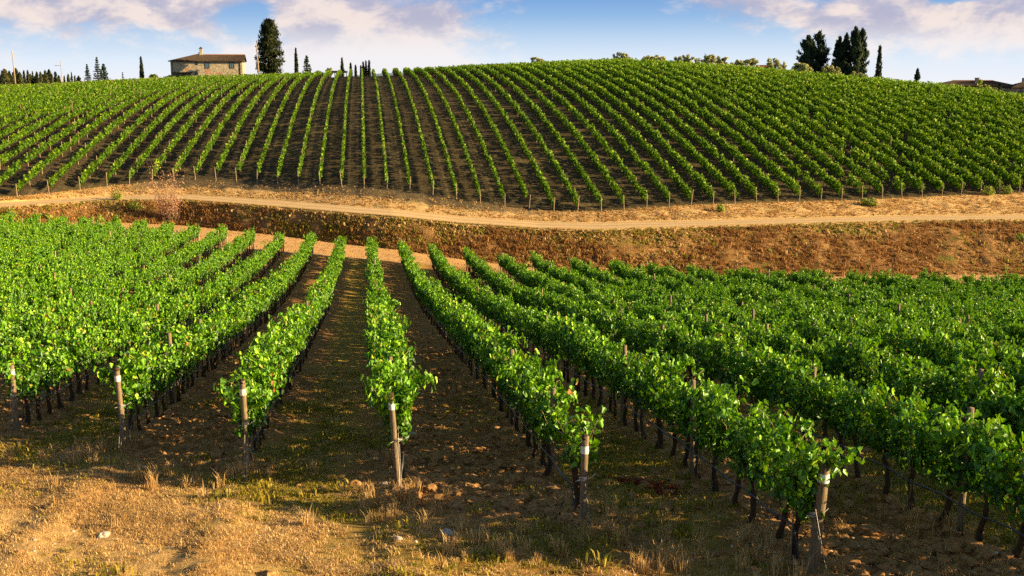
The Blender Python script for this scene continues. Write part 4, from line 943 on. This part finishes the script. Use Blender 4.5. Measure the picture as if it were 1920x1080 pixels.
m_, t_, b_ = mat('weathered roof tiles', None, .9, .1); nn = t_.noise(t_.add('ShaderNodeTexCoord').outputs['Object'], 1.6, 5, .7); t_.l.new(t_.ramp(nn, [(.3, (.030, .023, .017)), (.55, (.058, .040, .027)), (.8, (.15, .09, .055))]), b_.inputs['Base Color']); M_TILE = m_
M_RIDGE = mat('terracotta ridge tiles', (.38, .20, .11), .85)[0]
M_DARKWOOD = mat('dark timber', (.035, .025, .02), .8)[0]
def roof_slope(b, p0, p1, q0, q1, step=.36, amp=.07):
    """tiled slope from eave p0-p1 up to ridge q0-q1, with rounded tile courses running up it"""
    p0, p1, q0, q1 = map(Vector, (p0, p1, q0, q1)); n = max(2, int((p1 - p0).length / step)) * 4; nrm = (p1 - p0).cross(q0 - p0).normalized()
    if nrm.z < 0: nrm = -nrm
    pv = None
    for i in range(n + 1):
        t = i / n; h = nrm * (amp * abs(sin(t * n * pi / 4)))
        a = p0.lerp(p1, t) + h; c = q0.lerp(q1, t) + h
        if pv: b.poly([pv[0], a, c, pv[1]])
        pv = (a, c)
def house(name, loc, rz, Lx, Ly, Hh, rise, hip_l, hip_r, label, wins, over=.6, extras=None, wallmat=None):
    e = empty(name, loc, label, 'house', None, rz); hx, hy = Lx / 2, Ly / 2
    b = Buf(); z0 = -1.0
    for (a, c) in (((-hx, -hy), (hx, -hy)), ((hx, -hy), (hx, hy)), ((hx, hy), (-hx, hy)), ((-hx, hy), (-hx, -hy))):
        b.poly([(a[0], a[1], z0), (c[0], c[1], z0), (c[0], c[1], Hh), (a[0], a[1], Hh)])
    if not hip_r: b.poly([(hx, -hy, Hh), (hx, hy, Hh), (hx, 0, Hh + rise * .96)])
    if not hip_l: b.poly([(-hx, hy, Hh), (-hx, -hy, Hh), (-hx, 0, Hh + rise * .96)])
    b.obj('wall', wallmat or M_WALL, e)
    ex, ey = hx + over, hy + over; d = rise * over / hy; ze = Hh - d * .3 + .08; zr = Hh + rise + .15; rl = -ex + (hip_l or 0); rr = ex - (hip_r or 0)
    b = Buf(); roof_slope(b, (-ex, -ey, ze), (ex, -ey, ze), (rl, 0, zr), (rr, 0, zr)); roof_slope(b, (ex, ey, ze), (-ex, ey, ze), (rr, 0, zr), (rl, 0, zr))
    if hip_l: roof_slope(b, (-ex, ey, ze), (-ex, -ey, ze), (rl, 0, zr), (rl + .01, 0, zr))
    if hip_r: roof_slope(b, (ex, -ey, ze), (ex, ey, ze), (rr, 0, zr), (rr - .01, 0, zr))
    # underside / eaves board gives the roof its thickness
    b.poly([(-ex, -ey, ze - .16), (-ex, ey, ze - .16), (ex, ey, ze - .16), (ex, -ey, ze - .16)])
    for (a, c) in (((-ex, -ey), (ex, -ey)), ((ex, -ey), (ex, ey)), ((ex, ey), (-ex, ey)), ((-ex, ey), (-ex, -ey))): b.poly([(a[0], a[1], ze - .16), (c[0], c[1], ze - .16), (c[0], c[1], ze + .02), (a[0], a[1], ze + .02)])
    rf = b.obj('roof', M_TILE, e)
    b = Buf(); b.tube([(rl, 0, zr + .02), (rr, 0, zr + .02)], .17, 8); b.obj('ridge', M_RIDGE, rf)
    for (x, z, w, h) in wins:
        b = Buf(); t = .09; y = -hy - .03
        for c, hh in (((x - w / 2, y, z), (t, .05, h / 2 + t)), ((x + w / 2, y, z), (t, .05, h / 2 + t)), ((x, y, z + h / 2), (w / 2 - t, .05, t)), ((x, y, z - h / 2), (w / 2 - t, .05, t)), ((x, y - .003, z), (.035, .045, h / 2 - t))): b.box(c, hh)
        wn = b.obj('window', M_FRAME, e); b = Buf(); b.box((x, -hy - .012, z), (w / 2 - t, .02, h / 2 - t)); b.obj('pane', M_GLASS, wn)
    return e, rf, hx, hy, Hh, zr
yH = 330; X, Y, Z = site(389, yH - 4.5); pxm = yH / FPX
Hh = zat(114.5, yH - 4.5, 389) - Z; cx = ray(390, 110).x * (yH)
Lx = 126.5 * pxm
def hxp(px): return (px - 389.5) * pxm
def hzp(py): return zat(py, yH - 4.5, 389) - Z
e, rf, hx, hy, _, zr = house('farmhouse', (cx, yH, Z), R_(9.0), Lx, 9.0, Hh, 1.75, 7.0, 0, 'long stone farmhouse with tiled roof and chimney on the crest', [(hxp(390.5), hzp(122), 1.15, 1.7), (hxp(434), hzp(122), 1.15, 1.7), (hxp(372), hzp(119), .5, .7), (hxp(371), hzp(138.3), .8, .6)])
b = Buf(); b.box((hxp(377.5), .0, zr + .75), (.42, .42, 1.05)); b.box((hxp(377.5) - .45, .0, zr + .2), (.25, .3, .5)); ch = b.obj('chimney', M_WALL, rf)
b = Buf(); b.box((hxp(377.5), 0, zr + 1.86), (.55, .55, .06)); b.box((hxp(377.5), 0, zr + 2.06), (.3, .3, .14), 0, .7); b.obj('cap', M_TILE, ch)
for px in (329.5, 449):
    b = Buf(); b.tube([(hxp(px), -hy - .10, 0), (hxp(px), -hy - .10, Hh - .1)], .09, 6); b.obj('drainpipe', M_QUOIN, e)
b = Buf(); b.box((hxp(347), -hy - 1.0, hzp(136.2)), (2.7, 1.0, .10)); b.box((hxp(347), -hy - 1.9, hzp(137)), (2.7, .08, .12)); b.obj('porch_roof', M_TILE, e)
for px in (333, 346, 361): b = Buf(); b.box((hxp(px), -hy - 1.85, hzp(137) / 2 - .15), (.09, .09, hzp(137) / 2)); b.obj('porch_post', M_DARKWOOD, e)
b = Buf(); b.box((hxp(347), -hy - .02, 1.1), (2.3, .06, 1.1)); b.obj('porch_door', mat('dark red door', (.13, .03, .02), .8)[0], e)
for px, py, w, h in ((391, 131.5, .75, .35), (392, 137, .95, .22), (411, 137, .8, .22), (355.5, 130, .55, .4)):
    b = Buf(); b.box((hxp(px), -hy - .005, hzp(py)), (w, .02, h)); b.obj('brick_patch', M_BRICK, e)
b = Buf(); b.box((hxp(392.5), -hy - .02, 1.15), (.55, .05, 1.15)); d_ = b.obj('door', M_DARKWOOD, e)
b = Buf(); b.box((hxp(392.5) + .4, -hy - .09, 1.05), (.03, .03, .1)); b.obj('handle', M_WIRE, d_)
# farm buildings on the right
y2 = 300; X, Y, Z = site(1824, y2 - 5)
Hr = zat(161.5, y2 - 5, 1824) - Z
e, rf, hx, hy, _, zr = house('farm_building', (ray(1824, 150).x * y2, y2, Z), R_(-8), 132 / FPX * y2, 10.0, Hr, 1.25, 5.0, 5.0, 'wide farm building with low dark hipped roof behind the right crest', [(4.0, Hr - 1.3, .8, .9), (7.5, Hr - 1.3, .8, .9)])
b = Buf(); b.box((.4, -2.5, zr - .1), (.45, .4, .75)); c_ = b.obj('chimney', M_WALL, rf); b = Buf(); b.box((.4, -2.5, zr + .72), (.55, .5, .07)); b.obj('cap', M_RIDGE, c_)
y3 = 285; X, Y, Z = site(1925, y3 - 4); Hr = zat(164.5, y3 - 4, 1925) - Z
e, rf, hx, hy, _, zr = house('stone_house', (ray(1932, 150).x * y3, y3, Z), R_(-10), 72 / FPX * y3, 8.0, Hr, 1.3, 4, 4, 'small grey stone house cut by the right edge of the picture', [(-3.2, Hr - 1.3, .7, .9), (0, Hr - 1.3, .7, .9)], wallmat=stone_mat('grey stone wall', (.12, .10, .08), (.26, .22, .18), (.4, .35, .3)))
b = Buf(); b.box((-1.6, 0, zr + .2), (.35, .35, .8)); b.obj('chimney', M_WALL, rf)
# dark beam shelter on the crest and the low brick wall among the olives
yb_ = 318; X, Y, Z = site(633, yb_); e = empty('shelter', (X, Y, Z), 'low dark flat-topped shelter beam on the crest above the middle rows', 'shelter')
zt = zat(134.8, yb_, 633) - Z
b = Buf(); b.box((0, 0, zt), (17.5 * yb_ / FPX, 1.1, 2.0 * yb_ / FPX)); b.obj('flat_roof', M_DARKWOOD, e)
for s in (-.95, -.3, .35, .95): b = Buf(); b.box((s * 17 * yb_ / FPX, 0, zt / 2 - .4), (.09, .09, zt / 2 + .1)); b.obj('support', M_DARKWOOD, e)
yw_ = 270; X, Y, Z = site(1434, yw_); zt = zat(125, yw_, 1434) - Z; e = empty('brick_wall', (X, Y, Z), 'low red brick wall between two olive trees on the right crest', 'wall')
b = Buf(); b.box((0, 0, zt / 2), (11 * yw_ / FPX, .2, zt / 2 + .3)); b.obj('masonry', M_BRICK, e); b = Buf(); b.box((0, 0, zt + .36), (11.4 * yw_ / FPX, .27, .05)); b.obj('coping', M_RIDGE, e)
print('vines', len(vines), 'rest', len(rest), 'posts rest', len(restp), 'hill rows', len(hill_rows), 'near posts', len(nearpick), 'hill posts', len(hillpick))
